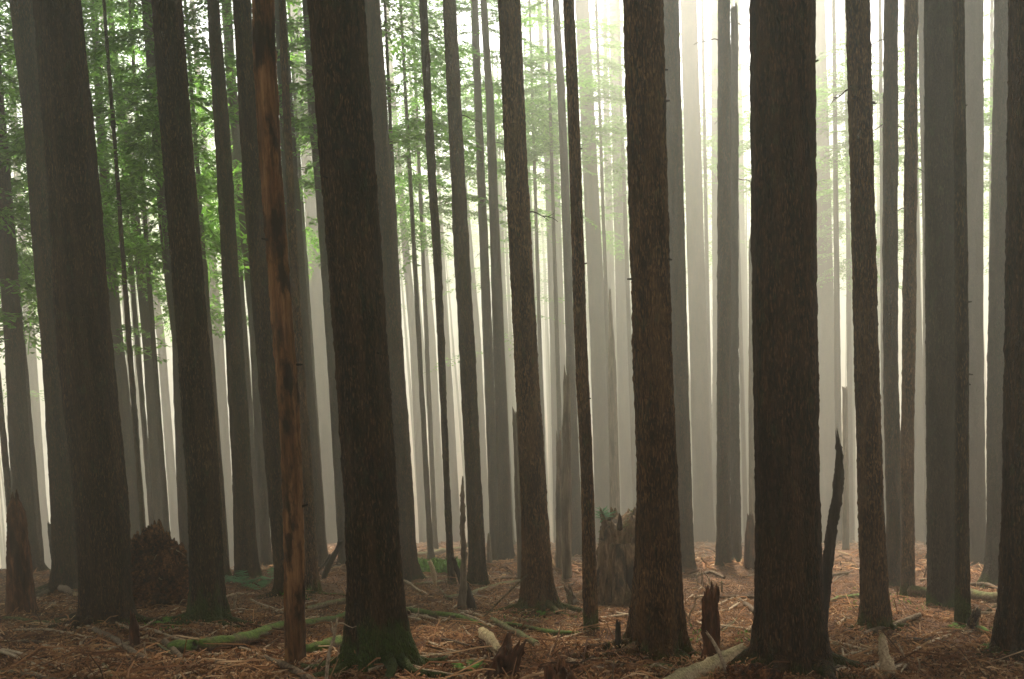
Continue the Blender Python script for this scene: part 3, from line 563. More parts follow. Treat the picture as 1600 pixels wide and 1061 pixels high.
def wood(name, label, cat, W, m, group, seg, rough, end, jag, twigs):
    P = np.array([w_[0] for w_ in W]); r = np.array([w_[1] for w_ in W]); L = np.linalg.norm(np.diff(P, axis=0), axis=1); s = np.concatenate([[0], np.cumsum(L)])
    n = int(np.clip(s[-1]/max(.03, r.mean()*0.6), 8, 90)); t = np.linspace(0, s[-1], n)
    Q = np.stack([np.interp(t, s, P[:, k]) for k in range(3)], -1); rr = np.interp(t, s, r)
    if n > 12:
        for k in range(3):
            for _ in range(2): Q[1:-1, k] = (Q[:-2, k]+2*Q[1:-1, k]+Q[2:, k])/4
    sd_ = hash_(label) % 89; wob = r.mean()*0.5
    Q[:, 0] += wob*vnoise(np.stack([t*3/max(.3, s[-1]**.5), 0*t+sd_, 0*t], -1), 1); Q[:, 2] += wob*0.7*vnoise(np.stack([t*3/max(.3, s[-1]**.5), 0*t+sd_, 0*t+9], -1), 2)
    O = Q[0].copy(); rg = rough if rough is not None else min(0.012, r.mean()*0.22)
    V, F = tube(Q-O, rr, seg if r.mean() < .05 else 22, rg, 14 if r.mean() > .03 else 30, sd_, None, True, 1.0, jag)
    me = mesh(name, V, F, m)
    if end is None and not twigs: return thing(name, label, cat, O, group, me)
    root = thing(name, label, cat, O, group); body = link('log_body' if 'log' in name else 'main_stem', me, root); body.data.name = body.name
    if end is not None:
        k = -1 if end > 0 else 0; d = (Q[-1]-Q[-2]) if end > 0 else (Q[0]-Q[1]); d = d/np.linalg.norm(d)
        c = Q[k]-O; V2, F2 = tube(np.array([c-d*.02, c+d*.004, c+d*.012]), [rr[k]*.93, rr[k]*.93, rr[k]*.8], 18, .004, 40, 3, None, True, 1.0, .015)
        link('broken_end', mesh('broken_end', V2, F2, SPLIT), root)
    q = np.random.default_rng(sd_)
    for k in range(twigs):
        i = int(n*q.uniform(.3, .95)); d = q.normal(0, 1, 3); d[2] = abs(d[2])*.7; d /= np.linalg.norm(d); ln = q.uniform(.12, .4); tt = np.linspace(0, 1, 6)[:, None]
        pp = Q[min(i, n-1)]-O+d*ln*tt+np.array([0, 0, .06])*np.sin(tt*4+k)
        link('side_twig', mesh('side_twig', *tube(pp, np.linspace(.009, .003, 6), 5), m), root)
    return root
# logs
lie('fallen_log', 'mossy curved log lying behind the foot of the rusty barkless pole', 'log', [(268, 1012, 20), (310, 1014, 26), (360, 1008, 24), (405, 992, 20), (440, 981, 18), (490, 976, 15), (547, 962, 12)], MOSSY, seg=22)
lie('fallen_log', 'thin green mossy log running right from behind the great mossy footed conifer', 'log', [(600, 952, 11), (640, 957, 11), (700, 962, 11), (742, 973, 11), (762, 980, 7)], MOSSY)
lie('fallen_log', 'brown log end on from the green mossy log toward the central flared tree', 'log', [(768, 968, 9), (800, 985, 11), (838, 1008, 11)], HALFMOSS, end=1)
lie('fallen_log', 'dark half buried log just below the central flared foot', 'log', [(792, 975, 6), (830, 983, 9), (868, 990, 11), (902, 990, 7)], MOSSY)
lie('fallen_log', 'pale split log cut by the bottom edge left of the blackest conifer', 'log', [(1020, 1085, 30), (1062, 1062, 29), (1110, 1043, 28), (1158, 1024, 25)], SPLIT, end=1, seg=22, jag=.05)
lie('fallen_log', 'broken log on the left rise with a pale snapped end', 'log', [(58, 934, 6), (76, 923, 9), (90, 916, 10), (108, 925, 10), (119, 930, 9)], BROWNW, end=1)
lie('fallen_log', 'large dark log crossing behind the wide dull trunk at right', 'log', [(1424, 925, 20), (1455, 927, 20), (1500, 930, 20), (1562, 936, 22), (1600, 940, 22)], HALFMOSS, seg=22, end=-1)
lie('fallen_log', 'thin pale log above the large dark log at right', 'log', [(1512, 914, 5), (1540, 914, 6), (1562, 921, 6)], BROWNW)
lie('fallen_log', 'far pale log across the mist between the brown trunk and forked snag', 'log', [(646, 868, 8), (690, 862, 8), (725, 857, 7)], HALFMOSS)
lie('fallen_log', 'nearer thin log level behind the forked snag', 'log', [(648, 914, 6), (680, 911, 6), (704, 908, 6)], HALFMOSS)
lie('fallen_log', 'curved log running right from the clear brown trunk foot', 'log', [(700, 935, 7), (738, 928, 8), (770, 916, 7), (812, 908, 6)], HALFMOSS)
lie('fallen_log', 'thin log in line above the curved log, far side', 'log', [(748, 906, 4), (780, 904, 5), (816, 903, 5)], BROWNW)
lie('fallen_log', 'pale log low behind the thin warm trunk and great conifer', 'log', [(478, 952, 8), (510, 944, 9), (548, 937, 9)], HALFMOSS)
lie('fallen_log', 'dim log farther back in the same gap left of the great conifer', 'log', [(494, 928, 4), (520, 930, 5), (548, 931, 5)], MOSSY)
lie('fallen_log', 'stout short mossy log against the left foot of the great conifer', 'log', [(482, 1020, 18), (505, 1016, 24), (534, 1004, 26), (552, 1010, 20)], MOSSY, seg=22)
lie('fallen_log', 'long straight brown log sloping up to the clean edged conifer foot', 'log', [(1302, 1010, 8), (1350, 992, 9), (1400, 975, 10), (1436, 961, 8)], BROWNW, end=1)
lie('fallen_log', 'thin arched mossy log left of the clean edged conifer', 'log', [(1288, 945, 5), (1310, 934, 6), (1346, 931, 6)], MOSSY)
lie('fallen_log', 'blackened short log on the open floor right of the clean edged conifer', 'log', [(1412, 996, 4), (1436, 1001, 9), (1458, 1001, 9), (1480, 1003, 4)], DARKWOOD, jag=.05)
lie('fallen_log', 'thin level log behind the red rotten stump', 'log', [(1100, 935, 5), (1140, 934, 5), (1190, 933, 5)], BROWNW)
lie('fallen_log', 'short log slanting down to the blackest conifer', 'log', [(1152, 934, 6), (1168, 946, 8), (1186, 962, 8)], BROWNW)
lie('fallen_log', 'knobbly low log under the foot of the rough barked conifer', 'log', [(1004, 1044, 9), (1035, 1043, 10), (1062, 1050, 10), (1084, 1048, 7)], HALFMOSS)
lie('fallen_log', 'pale bent log beside the broadest left conifer, sloping toward the viewer', 'log', [(148, 984, 8), (180, 1000, 11), (212, 1024, 11), (236, 1036, 10)], BROWNW, end=1)
lie('fallen_log', 'short broken log below the mossy curved log', 'log', [(292, 1034, 9), (325, 1034, 8), (359, 1036, 9)], BROWNW, end=1)
lie('fallen_log', 'dark branchy log slanting under the pale stick near the mossy log', 'log', [(258, 1002, 9), (274, 1022, 11), (294, 1046, 10)], BROWNW)
lie('fallen_log', 'brown log at the bottom edge before the rusty pole', 'log', [(414, 1028, 9), (444, 1042, 11), (500, 1068, 12)], BROWNW)
lie('fallen_log', 'long low log along the bottom left corner', 'log', [(-20, 1050, 6), (20, 1052, 8), (60, 1060, 8), (104, 1070, 8)], BROWNW)
lie('fallen_log', 'grey half rotten slab of wood below the left edge snag', 'log', [(10, 968, 10), (50, 972, 8), (96, 974, 6)], HALFMOSS)
lie('fallen_log', 'dim log in the misty rise between the right hand trunks', 'log', [(1290, 900, 4), (1325, 896, 5)], BROWNW)
lie('fallen_log', 'thin log across the rise under the slender brown trunk', 'log', [(1086, 900, 4), (1110, 893, 5), (1132, 903, 4)], BROWNW)
# leaning and standing pieces
stand('leaning_log', 'dead log propped at a slant left of the great conifer', 'log', [(499, 920, 7), (512, 888, 9), (533, 846, 8)], DARKWOOD, D=25, jag=.06)
stand('leaning_log', 'second slanting dead stick below the propped log', 'log', [(490, 900, 3), (505, 884, 4), (517, 866, 4)], DARKWOOD, D=28)
stand('forked_snag_stem', 'upright stem of the forked broken snag left of the clear brown trunk', 'dead snag', [(722, 954, 15), (722, 920, 12), (722, 880, 9), (724, 830, 9), (725, 790, 7), (725, 748, 3)], GREYWOOD, jag=.08, rough=.012)
stand('leaning_log', 'dark leaning arm crossing the foot of the forked snag', 'dead snag', [(737, 950, 15), (728, 920, 14), (716, 895, 9), (708, 874, 5)], DARKWOOD, base=952, jag=.06, rough=.012)
stand('split_wood_shard', 'pale shard of split wood standing in the far green patch', 'wood shard', [(681, 912, 6), (677, 896, 8), (670, 878, 6)], SPLIT, D=23, jag=.04)
stand('split_wood_stub', 'bright split stub of wood standing right of the blackest conifer', 'wood stub', [(1389, 1056, 26), (1387, 1040, 20), (1386, 1024, 17), (1380, 1008, 14), (1374, 997, 8)], SPLIT, jag=.06, rough=.02, seg=20)
lie('split_wood_slab', 'pale split slab lying above the rotten stump at the bottom', 'wood slab', [(752, 988, 12), (766, 1004, 18), (780, 1022, 16)], SPLIT, jag=.08, rough=.02)
lie('split_wood_shard', 'long splinter of wood at the bottom left of the rotten stump', 'wood shard', [(700, 1062, 4), (725, 1048, 7), (758, 1030, 8)], BROWNW, jag=.05)
S = [  # loose pale branches: label, points, kind
 ('l', 'pale stick on the slope under the root ball', [(217, 984, 3), (248, 966, 3.5), (280, 948, 3)]),
 ('l', 'pale forked stick crossing the dark branchy log', [(234, 1000, 3), (262, 1018, 4.5), (290, 1046, 4)]),
 ('l', 'thin stick lying level left of the broadest left conifer', [(20, 985, 4), (60, 984, 3), (84, 984, 2)]),
 ('l', 'arched thin branch meeting the left foot of the broadest left conifer', [(52, 975, 3), (90, 976, 4), (114, 974, 4), (140, 980, 4)]),
 ('s', 'tall crooked white stick standing before the great conifer', [(509, 1075, 6.5), (514, 1027, 6), (517, 1008, 5), (521, 1003, 5), (523, 985, 4.5), (527, 966, 3.5)]),
 ('s', 'thin blade like stick standing right of the crooked white one', [(524, 1042, 2), (529, 1012, 1.8)]),
 ('l', 'long slanting stick right of the rusty barkless pole foot', [(372, 1042, 2.5), (400, 1024, 3), (424, 1006, 3), (438, 996, 2)]),
 ('s', 'short upright twig above the mossy curved log', [(360, 994, 2.5), (361, 972, 2)]),
 ('s', 'upright dead stick behind the mossy curved log', [(364, 954, 4.5), (368, 930, 4.5)]),
 ('l', 'low stick level right of the mossy footed dark conifer', [(352, 960, 3), (376, 957, 3.5)]),
 ('l', 'brown branch on the slope right of the mossy footed dark conifer', [(392, 938, 3.5), (415, 948, 5), (442, 956, 4)]),
 ('l', 'forked branch above the brown slope branch', [(350, 934, 3), (368, 928, 4.5), (398, 928, 4)]),
 ('l', 'arched twig left of the mossy curved log', [(262, 986, 3), (280, 981, 3), (316, 994, 3)]),
 ('s', 'long straight pale stick leaning up before the central flared conifer', [(751, 966, 3), (786, 934, 3), (824, 898, 2.5)]),
 ('l', 'pale bent stick left of the split slab', [(720, 976, 2.5), (740, 1000, 3.5), (758, 1030, 3.5)]),
 ('l', 'short stick on the leaf slope right of the great conifer', [(636, 980, 3.5), (655, 986, 4), (676, 993, 3)]),
 ('l', 'thin stick just under the thin green mossy log', [(632, 965, 3), (655, 967, 3)]),
 ('s', 'small upright twig on the thin green mossy log', [(653, 966, 2), (654, 951, 2)]),
 ('s', 'pale dead branch leaning before the red rotten stump', [(1142, 1068, 7), (1129, 1032, 7), (1117, 1008, 5), (1104, 989, 4.5)]),
 ('l', 'small forked stick behind the red rotten stump', [(1124, 990, 2.5), (1136, 980, 3), (1152, 966, 2)]),
 ('s', 'crooked white twig standing left of the red rotten stump', [(1079, 984, 2.5), (1077, 960, 3), (1086, 946, 2.5), (1088, 928, 2)]),
 ('s', 'second white twig forming a fork with the crooked one', [(1079, 978, 2.5), (1074, 962, 2), (1066, 950, 2)]),
 ('s', 'pale root standing on the rise under the pale wide trunk', [(1096, 914, 3.5), (1097, 900, 3), (1096, 890, 2)]),
 ('s', 'curved pale root left of the upright one on the rise', [(1090, 914, 2.5), (1089, 902, 2.5), (1094, 893, 2)]),
 ('s', 'curved pale root right of the upright one on the rise', [(1111, 914, 2.5), (1107, 903, 2.5), (1100, 894, 2)]),
 ('s', 'short white peg on the rise right of the pale roots', [(1128, 926, 3), (1128, 910, 2.5)]),
 ('l', 'thin branch running down left of the pale roots', [(1064, 945, 3), (1082, 930, 3), (1096, 918, 3)]),
 ('l', 'pale thin stick right of the dark slim pole foot', [(942, 964, 2), (948, 976, 2.5), (956, 988, 2)]),
 ('l', 'curved twig at the right of the dark half buried log', [(873, 987, 3), (876, 976, 3), (880, 972, 2.5)]),
 ('l', 'brown stick sloping left below the dark slim pole', [(898, 1010, 4), (915, 1004, 4), (936, 1000, 3)]),
 ('l', 'long thin stick running level to the mossy peg', [(880, 1038, 3), (925, 1032, 3), (966, 1029, 2.5)]),
 ('s', 'upright twig at the bottom edge left of the rough barked conifer', [(956, 1075, 3.5), (958, 1050, 3), (959, 1032, 2)]),
 ('l', 'short pale stick before the rough barked conifer foot', [(1007, 1064, 4), (1017, 1048, 3.5)]),
 ('s', 'left arm of the crossed pale sticks right of the split stub', [(1415, 1032, 3.5), (1409, 1020, 3.5), (1404, 1008, 3)]),
 ('l', 'right arm of the crossed pale sticks right of the split stub', [(1408, 1052, 3.5), (1417, 1034, 3.5), (1426, 1019, 3)]),
 ('s', 'thin bent twig right of the crossed pale sticks', [(1431, 1056, 2.5), (1438, 1040, 2.5), (1434, 1029, 2)]),
 ('l', 'pale stick at the foot of the blackened slim trunk', [(1498, 996, 2), (1504, 988, 3.5), (1510, 981, 3)]),
 ('s', 'pale stick propped up left of the right edge tree', [(1534, 958, 3.5), (1548, 950, 3.5), (1563, 943, 3)]),
 ('l', 'long faint stick under the long straight brown log', [(1300, 1034, 3.5), (1340, 1026, 4), (1382, 1018, 3)]),
 ('l', 'dark crooked branch right of the blackest conifer foot', [(1316, 1014, 3), (1321, 1034, 4), (1328, 1048, 4)]),
 ('l', 'pale thin stick right of the dark crooked branch', [(1320, 1034, 2), (1334, 1016, 2)]),
 ('l', 'long thin stick along the bottom right of the split stub', [(1400, 1052, 2.5), (1450, 1050, 3), (1496, 1050, 2.5)]),
 ('l', 'slanting thin stick near the bottom right', [(1528, 1056, 3), (1540, 1049, 3), (1552, 1040, 2.5)]),
 ('s', 'orange brown twig standing behind the grey brown pair', [(1443, 904, 2), (1446, 892, 2.5), (1450, 882, 2)]),
 ('s', 'upright peg right of the charred snag on open ground', [(1320, 978, 3.5), (1321, 966, 3)]),
 ('s', 'thin white sliver at the right foot of the blackest conifer', [(1287, 1000, 2), (1286, 985, 2.5), (1284, 975, 1.5)]),
 ('l', 'stick lying level across the bottom left below the arched branch', [(175, 1034, 3.5), (210, 1038, 4), (232, 1040, 4)]),
 ('s', 'short pale twig right of the rotten stub at left', [(228, 1030, 3), (226, 1004, 2.5)]),
 ('l', 'short pale stick left of the pale bent log', [(124, 1000, 4), (130, 1016, 5)]),
 ('l', 'brown stick leaning toward the viewer at the bottom left', [(160, 1038, 4), (172, 1052, 4), (180, 1064, 4)]),
 ('l', 'thin dark stick at the bottom left corner', [(112, 1064, 4), (124, 1050, 4), (132, 1044, 3)]),
 ('l', 'slender stick on the slope above the split slab', [(770, 958, 2.5), (800, 966, 3), (822, 970, 2)]),
 ('l', 'second slender stick above the dark half buried log', [(780, 972, 2), (812, 966, 2.5), (846, 974, 2.5)]),
 ('l', 'faint stick behind the curved log near centre', [(762, 896, 2.5), (768, 904, 2.5), (776, 914, 2)]),
 ('l', 'pale fan of stick under the grey broken snag', [(830, 928, 3), (848, 936, 3), (862, 948, 2.5)]),
 ('l', 'short pale stick left of the forked snag foot', [(684, 918, 3), (694, 928, 3.5), (700, 938, 3)]),
]
for k, (typ, lab, pts) in enumerate(S):
    (lie if typ == 'l' else stand)('fallen_branch', lab, 'branch', pts, PALE if k % 3 != 1 else HALFMOSS if k % 2 else PALE, group='dead sticks littering the forest floor', **({'twigs': 2} if k % 4 == 0 else {}), seg=8)

# many more loose sticks, each its own, smaller and farther
q = np.random.default_rng(77)
def where(x):
    return ('left end', 'left part', 'left of centre', 'middle', 'right of centre', 'right part', 'right end')[int(np.clip((x+40)/240, 0, 6))]
for k in range(190):
    x = q.uniform(10, 1590); y = 880+170*q.random()**0.8
    L = q.uniform(14, 70)*(0.35+0.65*(y-850)/200); a = q.uniform(-.9, .9); w_ = q.uniform(2.2, 6.5)*(0.4+0.6*(y-850)/200)
    dx, dy = L*math.cos(a), L*math.sin(a)*0.55
    lie('loose_stick', 'small dead stick lying loose among the needle litter', 'stick', [(x-dx, y-dy, w_), (x+q.uniform(-3, 3), y+q.uniform(-3, 3), w_*1.1), (x+dx, y+dy, w_*.7)],
        (PALE, PALE, BROWNW, PALE)[k % 4], group='small loose sticks on the forest floor', seg=6)

# ------------------------------------------------------------------ lumps: root ball, stumps
def blob(O, rx, ry, rz, seed, amp, fr, sh=None, nu=90, nv=60, low=-0.3):
    th = np.linspace(0, 2*math.pi, nu, endpoint=False); ph = np.linspace(-0.35, math.pi/2, nv)
    TH, PH = np.meshgrid(th, ph); D = np.stack([np.cos(TH)*np.cos(PH), np.sin(TH)*np.cos(PH), np.sin(PH)], -1)
    k = 1+amp*fbm(D*fr, seed, 4)+amp*.8*np.abs(vnoise(D*fr*3.2, seed+3))-amp*.9*np.maximum(0, vnoise(D*fr*2.1, seed+7)-.2)
    Vv = D*k[..., None]*np.array([rx, ry, rz])
    if sh is not None: Vv = sh(Vv, TH, PH)
    nv_, nu_ = TH.shape; i = np.arange(nv_-1)[:, None]*nu_; j = np.arange(nu_)[None]
    F = np.stack([i+j, i+(j+1) % nu_, i+nu_+(j+1) % nu_, i+nu_+j], -1).reshape(-1, 4).tolist()
    return Vv.reshape(-1, 3), F
# upturned root ball
O = hit(252, 944); s = O[1]/FPX
root = thing('root_ball', 'upturned root ball of rusty soil between the broadest left conifer and the mossy footed one', 'root ball', O)
V1, F1 = blob(O, 50*s, 38*s, 118*s, 5, .17, 3.4, nu=150, nv=100); V2, F2 = blob(O, 30*s, 28*s, 100*s, 8, .2, 3.6, nu=110, nv=80); V2 = V2+np.array([-38*s, -.05, 0])
V3, F3 = blob(O, 66*s, 60*s, 62*s, 12, .24, 3.4, nu=150, nv=90)
link('root_mass', mesh('root_mass', *merge([(V1, F1), (V2, F2), (V3-np.array([14*s, .35, .1]), F3)]), ROOTSOIL), root)
q = np.random.default_rng(3)
for k in range(46):
    th, ph = q.uniform(math.pi, 2*math.pi), q.uniform(.1, 1.45); d = np.array([math.cos(th)*math.cos(ph), math.sin(th)*math.cos(ph), math.sin(ph)])
    c = d*np.array([52*s, 40*s, 118*s])*.85; e = d*np.array([1, 1, .4])+q.normal(0, .6, 3); e /= np.linalg.norm(e); t = np.linspace(0, 1, 8)[:, None]; ln = q.uniform(.15, .42)
    pp = c+e*ln*t+np.array([0, 0, -.35*ln])*t*t+q.normal(0, .03, 3)*np.sin(t*6)
    link('root', mesh('root', *tube(pp, np.linspace(q.uniform(.012, .034), .006, 8), 6, .003, 20, k), ROT if k % 3 else PALE), root)
# old mossy stump behind the rough barked conifer
O = hit(972, 935); s = O[1]/FPX
root = thing('old_stump', 'old buttressed stump with a mossy top behind the rough barked conifer', 'stump', O)
hs = 132*s
zz = np.linspace(-.1, hs, 70); u = np.clip(zz/hs, 0, 1); Rr = s*(40-12*u+26*np.exp(-u*7)); Rr[-8:] *= np.array([.98, .95, .90, .82, .70, .55, .36, .12])
def lob(i, th):
    e = np.exp(-u*2.6); rid = vnoise(np.stack([np.cos(th)*2.6+0*th, np.sin(th)*2.6, 0*th], -1), 3)[None]*(14*s)+np.abs(vnoise(np.stack([np.cos(th)*6, np.sin(th)*6, 0*th], -1), 5))[None]*(9*s)
    return (26*s*e)[:, None]*(np.cos(3*th+2.4)*.5+np.cos(5*th+1)*.45)[None]+rid*(.5+.5*(1-u[:, None]))
P = np.stack([3*s*np.sin(zz*2), 0*zz, zz], -1)
Vs_, Fs_ = tube(P, Rr, 120, .05, 6, 4, lob, True, .30)
hh_ = np.clip(Vs_[:, 2]/hs, 0, 1)**3; Vs_[:, 2] += hh_*(.16*vnoise(Vs_*np.array([3.2, 3.2, 0]), 8)+.10*(Vs_[:, 0]/(30*s)))
STUMPW = bare_mat('old_stump_wood', ((0.03, 0.018, 0.010), (0.13, 0.078, 0.042), (0.30, 0.19, 0.105)), .12, 16, pk=.85)
link('stump_body', mesh('stump_body', Vs_, Fs_, STUMPW), root)
q = np.random.default_rng(9); VV, FF = [], []
tv = Vs_[(Vs_[:, 2] > hs*.55)]
for k in range(2600):
    c = tv[q.integers(len(tv))]
    if q.random() > ((c[2]/hs-.55)/.45)**1.5+.08 or vnoise(c[None]*3.0, 4)[0] < -.15: continue
    d = q.normal(0, 1, 3); d[2] = d[2]*.6+.1; d /= np.linalg.norm(d); e = np.cross(d, q.normal(0, 1, 3)); e /= np.linalg.norm(e)
    b = len(VV); c = c+q.normal(0, .012, 3); VV += [c-e*.012, c+e*.012, c+d*.045]; FF.append([b, b+1, b+2])
for k in range(16):
    a = q.uniform(0, 6.28); c = np.array([math.cos(a)*23*s, math.sin(a)*23*s, hs*q.uniform(.80, .93)]); h = q.uniform(.15, .36); tt = np.linspace(0, 1, 5)[:, None]
    link('splinter', mesh('splinter', *tube(c+np.array([math.cos(a)*.25, math.sin(a)*.25, 1])*h*tt, [.06, .06, .045, .03, .008], 7, .012, 20, k), STUMPW), root)
link('moss_cap', mesh('moss_cap', np.array(VV), FF, leaf_mat('dull_moss', [(0, (0.03, 0.045, 0.012)), (1, (0.09, 0.13, 0.035))], .2), False), root)
for k, (a, l1) in enumerate(((3.6, .55), (4.5, .75), (5.1, .65), (5.7, .5), (4.1, .4))):
    pp = np.array([[math.cos(a)*(22*s+(l1+8*s)*t), math.sin(a)*(22*s+(l1+8*s)*t), hs*.75*(1-t)**2.4-.03] for t in np.linspace(0, 1, 12)])
    link('buttress_root', mesh('buttress_root', *tube(pp, np.linspace(.17, .04, 12), 16, .03, 9, k), STUMPW), root)
# rotten stumps at the bottom edge
def rotten(label, px, base, wpx, hpx, lean, seed, m=ROT):
    O = hit(px, base); s = O[1]/FPX; root = thing('rotten_stump', label, 'stump', O); q = np.random.default_rng(seed)
    n = 14; zz = np.linspace(-.06, hpx*s, n); P = np.stack([lean*zz, 0*zz, zz], -1)
    link('stump_body', mesh('stump_body', *tube(P, wpx*s*.5*np.linspace(1.12, .8, n), 60, .035, 9, seed, lambda i, th: .12*wpx*s*np.cos(4*th+seed)[None]*np.linspace(1, .4, n)[:, None], True, .25, .12), m), root)
    for k in range(22):
        a = q.uniform(0, 6.28); r_ = wpx*s*.42*q.uniform(.5, 1.05); z0 = hpx*s*q.uniform(.2, .8); h = hpx*s*q.uniform(.25, .6); c = np.array([math.cos(a)*r_+lean*z0, math.sin(a)*r_, z0]); t = np.linspace(0, 1, 5)[:, None]
        pp = c+np.array([lean+q.normal(0, .12), q.normal(0, .12), 1.0])*h*t
        link('splinter', mesh('splinter', *tube(pp, [.020, .022, .018, .011, .002], 5, .004, 30, k), m if k % 4 else BROWNW), root)
rotten('rotten red stump leaning right at the bottom centre', 784, 1052, 40, 40, .5, 4)
rotten('low rotten stump cut by the bottom edge right of the leaning red one', 875, 1076, 46, 30, -.1, 7)
rotten('small rotten root knob under the blackened slim trunk at right', 1517, 984, 14, 20, .3, 9, DARKWOOD)
rotten('small broken root knob with pale side left of the dark slim pole', 897, 948, 15, 26, -.3, 11, GREYWOOD)
O = hit(1172, 1072); s = O[1]/FPX
lump = mesh('earth_mound', *blob(O, 48*s, 30*s, 30*s, 31, .3, 2.5), ROOTSOIL)
thing('earth_mound', 'low crumbly mound of needles at the foot of the blackest conifer', 'mound', O, None, lump)

# ------------------------------------------------------------------ ferns and moss
def fern(label, px, base, size, n, seed, m=FERN, cat='fern', name='fern', group=None, D=None):
    O = hit(px, base); q = np.random.default_rng(seed); root = thing(name, label, cat, O, group)
    for k in range(n):
        a = q.uniform(0, 6.28); L = size*q.uniform(.6, 1.1); VV, FF = [], []
        ax = lambda t: np.array([math.cos(a)*L*t, math.sin(a)*L*t, L*(.95*t-.75*t*t)])
        for j in range(16):
            t = .15+.85*j/16; p = ax(t); w_ = L*.26*math.sin(min(1, t*1.15)*math.pi)**.7+.01
            for sg in (-1, 1):
                d = np.array([-math.sin(a)*sg+math.cos(a)*.35, math.cos(a)*sg+math.sin(a)*.35, q.uniform(-.3, .1)]); e = np.array([math.cos(a), math.sin(a), .2])*L*.022; b = len(VV)
                VV += [p-e, p+e, p+d*w_*.6+e, p+d*w_, p+d*w_*.6-e]; FF.append([b, b+1, b+2, b+3, b+4])
        for j in range(6):
            p, p2 = ax(j/6), ax((j+1)/6); b = len(VV); e = np.array([-math.sin(a), math.cos(a), 0])*.005; VV += [p-e, p+e, p2+e, p2-e]; FF.append([b, b+1, b+2, b+3])
        link('frond', mesh('frond', np.array(VV), FF, m, False), root)
fg = 'small green plants on the forest floor'
fern('blue green fern growing up the foot of the fern footed conifer', 385, 912, .62, 9, 1, group=fg)
fern('blue green fern right of the fern footed conifer', 408, 922, .5, 7, 2, group=fg)
fern('low fern left of the fern footed conifer', 372, 908, .4, 5, 3, group=fg)
fern('far pale fern in the gap before the dark conifer by the rusty pole', 424, 906, .5, 6, 4, group=fg)
fern('bright moss tuft below the root ball on the slope', 256, 974, .16, 12, 5, MOSSL, 'moss', 'moss_tuft', fg)
fern('small seedling beside the splinter at the bottom centre', 730, 1046, .2, 7, 6, MOSSL, 'seedling', 'seedling', fg)
fern('leafy green plant left of the right edge tree', 1549, 988, .22, 9, 7, MOSSL, 'plant', 'leafy_plant', fg)
fern('tiny green plant at the foot of the central flared conifer', 845, 962, .13, 6, 8, MOSSL, 'plant', 'leafy_plant', fg)
fern('green tuft at the left foot of the blackened slim trunk', 1493, 984, .18, 7, 9, MOSSL, 'moss', 'moss_tuft', fg)
fern('green tuft at the right foot of the blackened slim trunk', 1512, 982, .12, 6, 10, MOSSL, 'moss', 'moss_tuft', fg)
fern('green tuft against the left foot of the right edge tree', 1572, 1022, .25, 12, 12, MOSSL, 'moss', 'moss_tuft', fg)
fern('tiny green tuft on the bottom edge below the pale split log', 1090, 1060, .12, 8, 13, MOSSL, 'moss', 'moss_tuft', fg)
OO = TREES  # seedling on the old stump
O = hit(972, 935); s = O[1]/FPX
root = thing('seedling', 'tiny green seedling sprouting on top of the old mossy stump', 'seedling', O+np.array([-26*s, 0, 132*s-.06]), fg)
q = np.random.default_rng(8); VV, FF = [], []
for k in range(60):
    a = q.uniform(0, 6.28); p = np.array([0, 0, q.uniform(.05, .22)]); d = np.array([math.cos(a), math.sin(a), q.uniform(-.1, .3)])*q.uniform(.1, .35); e = np.cross(d, [0, 0, 1]); e = e/np.linalg.norm(e)*.018; b = len(VV); VV += [p, p+d*.5+e, p+d, p+d*.5-e]; FF.append([b, b+1, b+2, b+3])
link('leaves', mesh('leaves', np.array(VV), FF, FERN, False), root); link('stem', mesh('stem', *tube(np.array([[0, 0, -.1], [0, 0, .1], [0.01, 0, .22]]), [.008, .006, .003], 6), BROWNW), root)
# green ground cover in the far gap and scattered moss
q = np.random.default_rng(15); VV, QQ = [], []
def patch(px0, px1, py0, py1, n, hgt=.10):
    for k in range(n):
        h = hit(q.uniform(px0, px1), q.uniform(py0, py1)); a = q.uniform(0, 6.28); d = np.array([math.cos(a)*.6, math.sin(a)*.6, q.uniform(.2, 1)])*hgt*q.uniform(.5, 1.4); e = np.array([-math.sin(a), math.cos(a), 0])*hgt*.3
        b = len(VV); h = h+np.array([0, 0, q.uniform(0, hgt)]); VV.extend([h-e*.4, h+d*.5+e, h+d, h+d*.5-e]); QQ.append([b, b+1, b+2, b+3])
patch(648, 722, 884, 898, 1500, .16); patch(545, 640, 1005, 1040, 0); patch(440, 485, 925, 940, 100, .08); patch(1330, 1480, 920, 960, 160, .06); patch(1000, 1100, 985, 1010, 120, .05); patch(200, 300, 965, 990, 90, .05)
patch(1150, 1180, 990, 1010, 50, .05); patch(1090, 1115, 1050, 1061, 60, .04); patch(1550, 1580, 985, 1030, 160, .05); patch(760, 900, 960, 975, 80, .04)
gc = link('ground_cover', mesh('ground_cover', np.array(VV), np.array(QQ), MOSSL, False)); gc['kind'] = 'stuff'


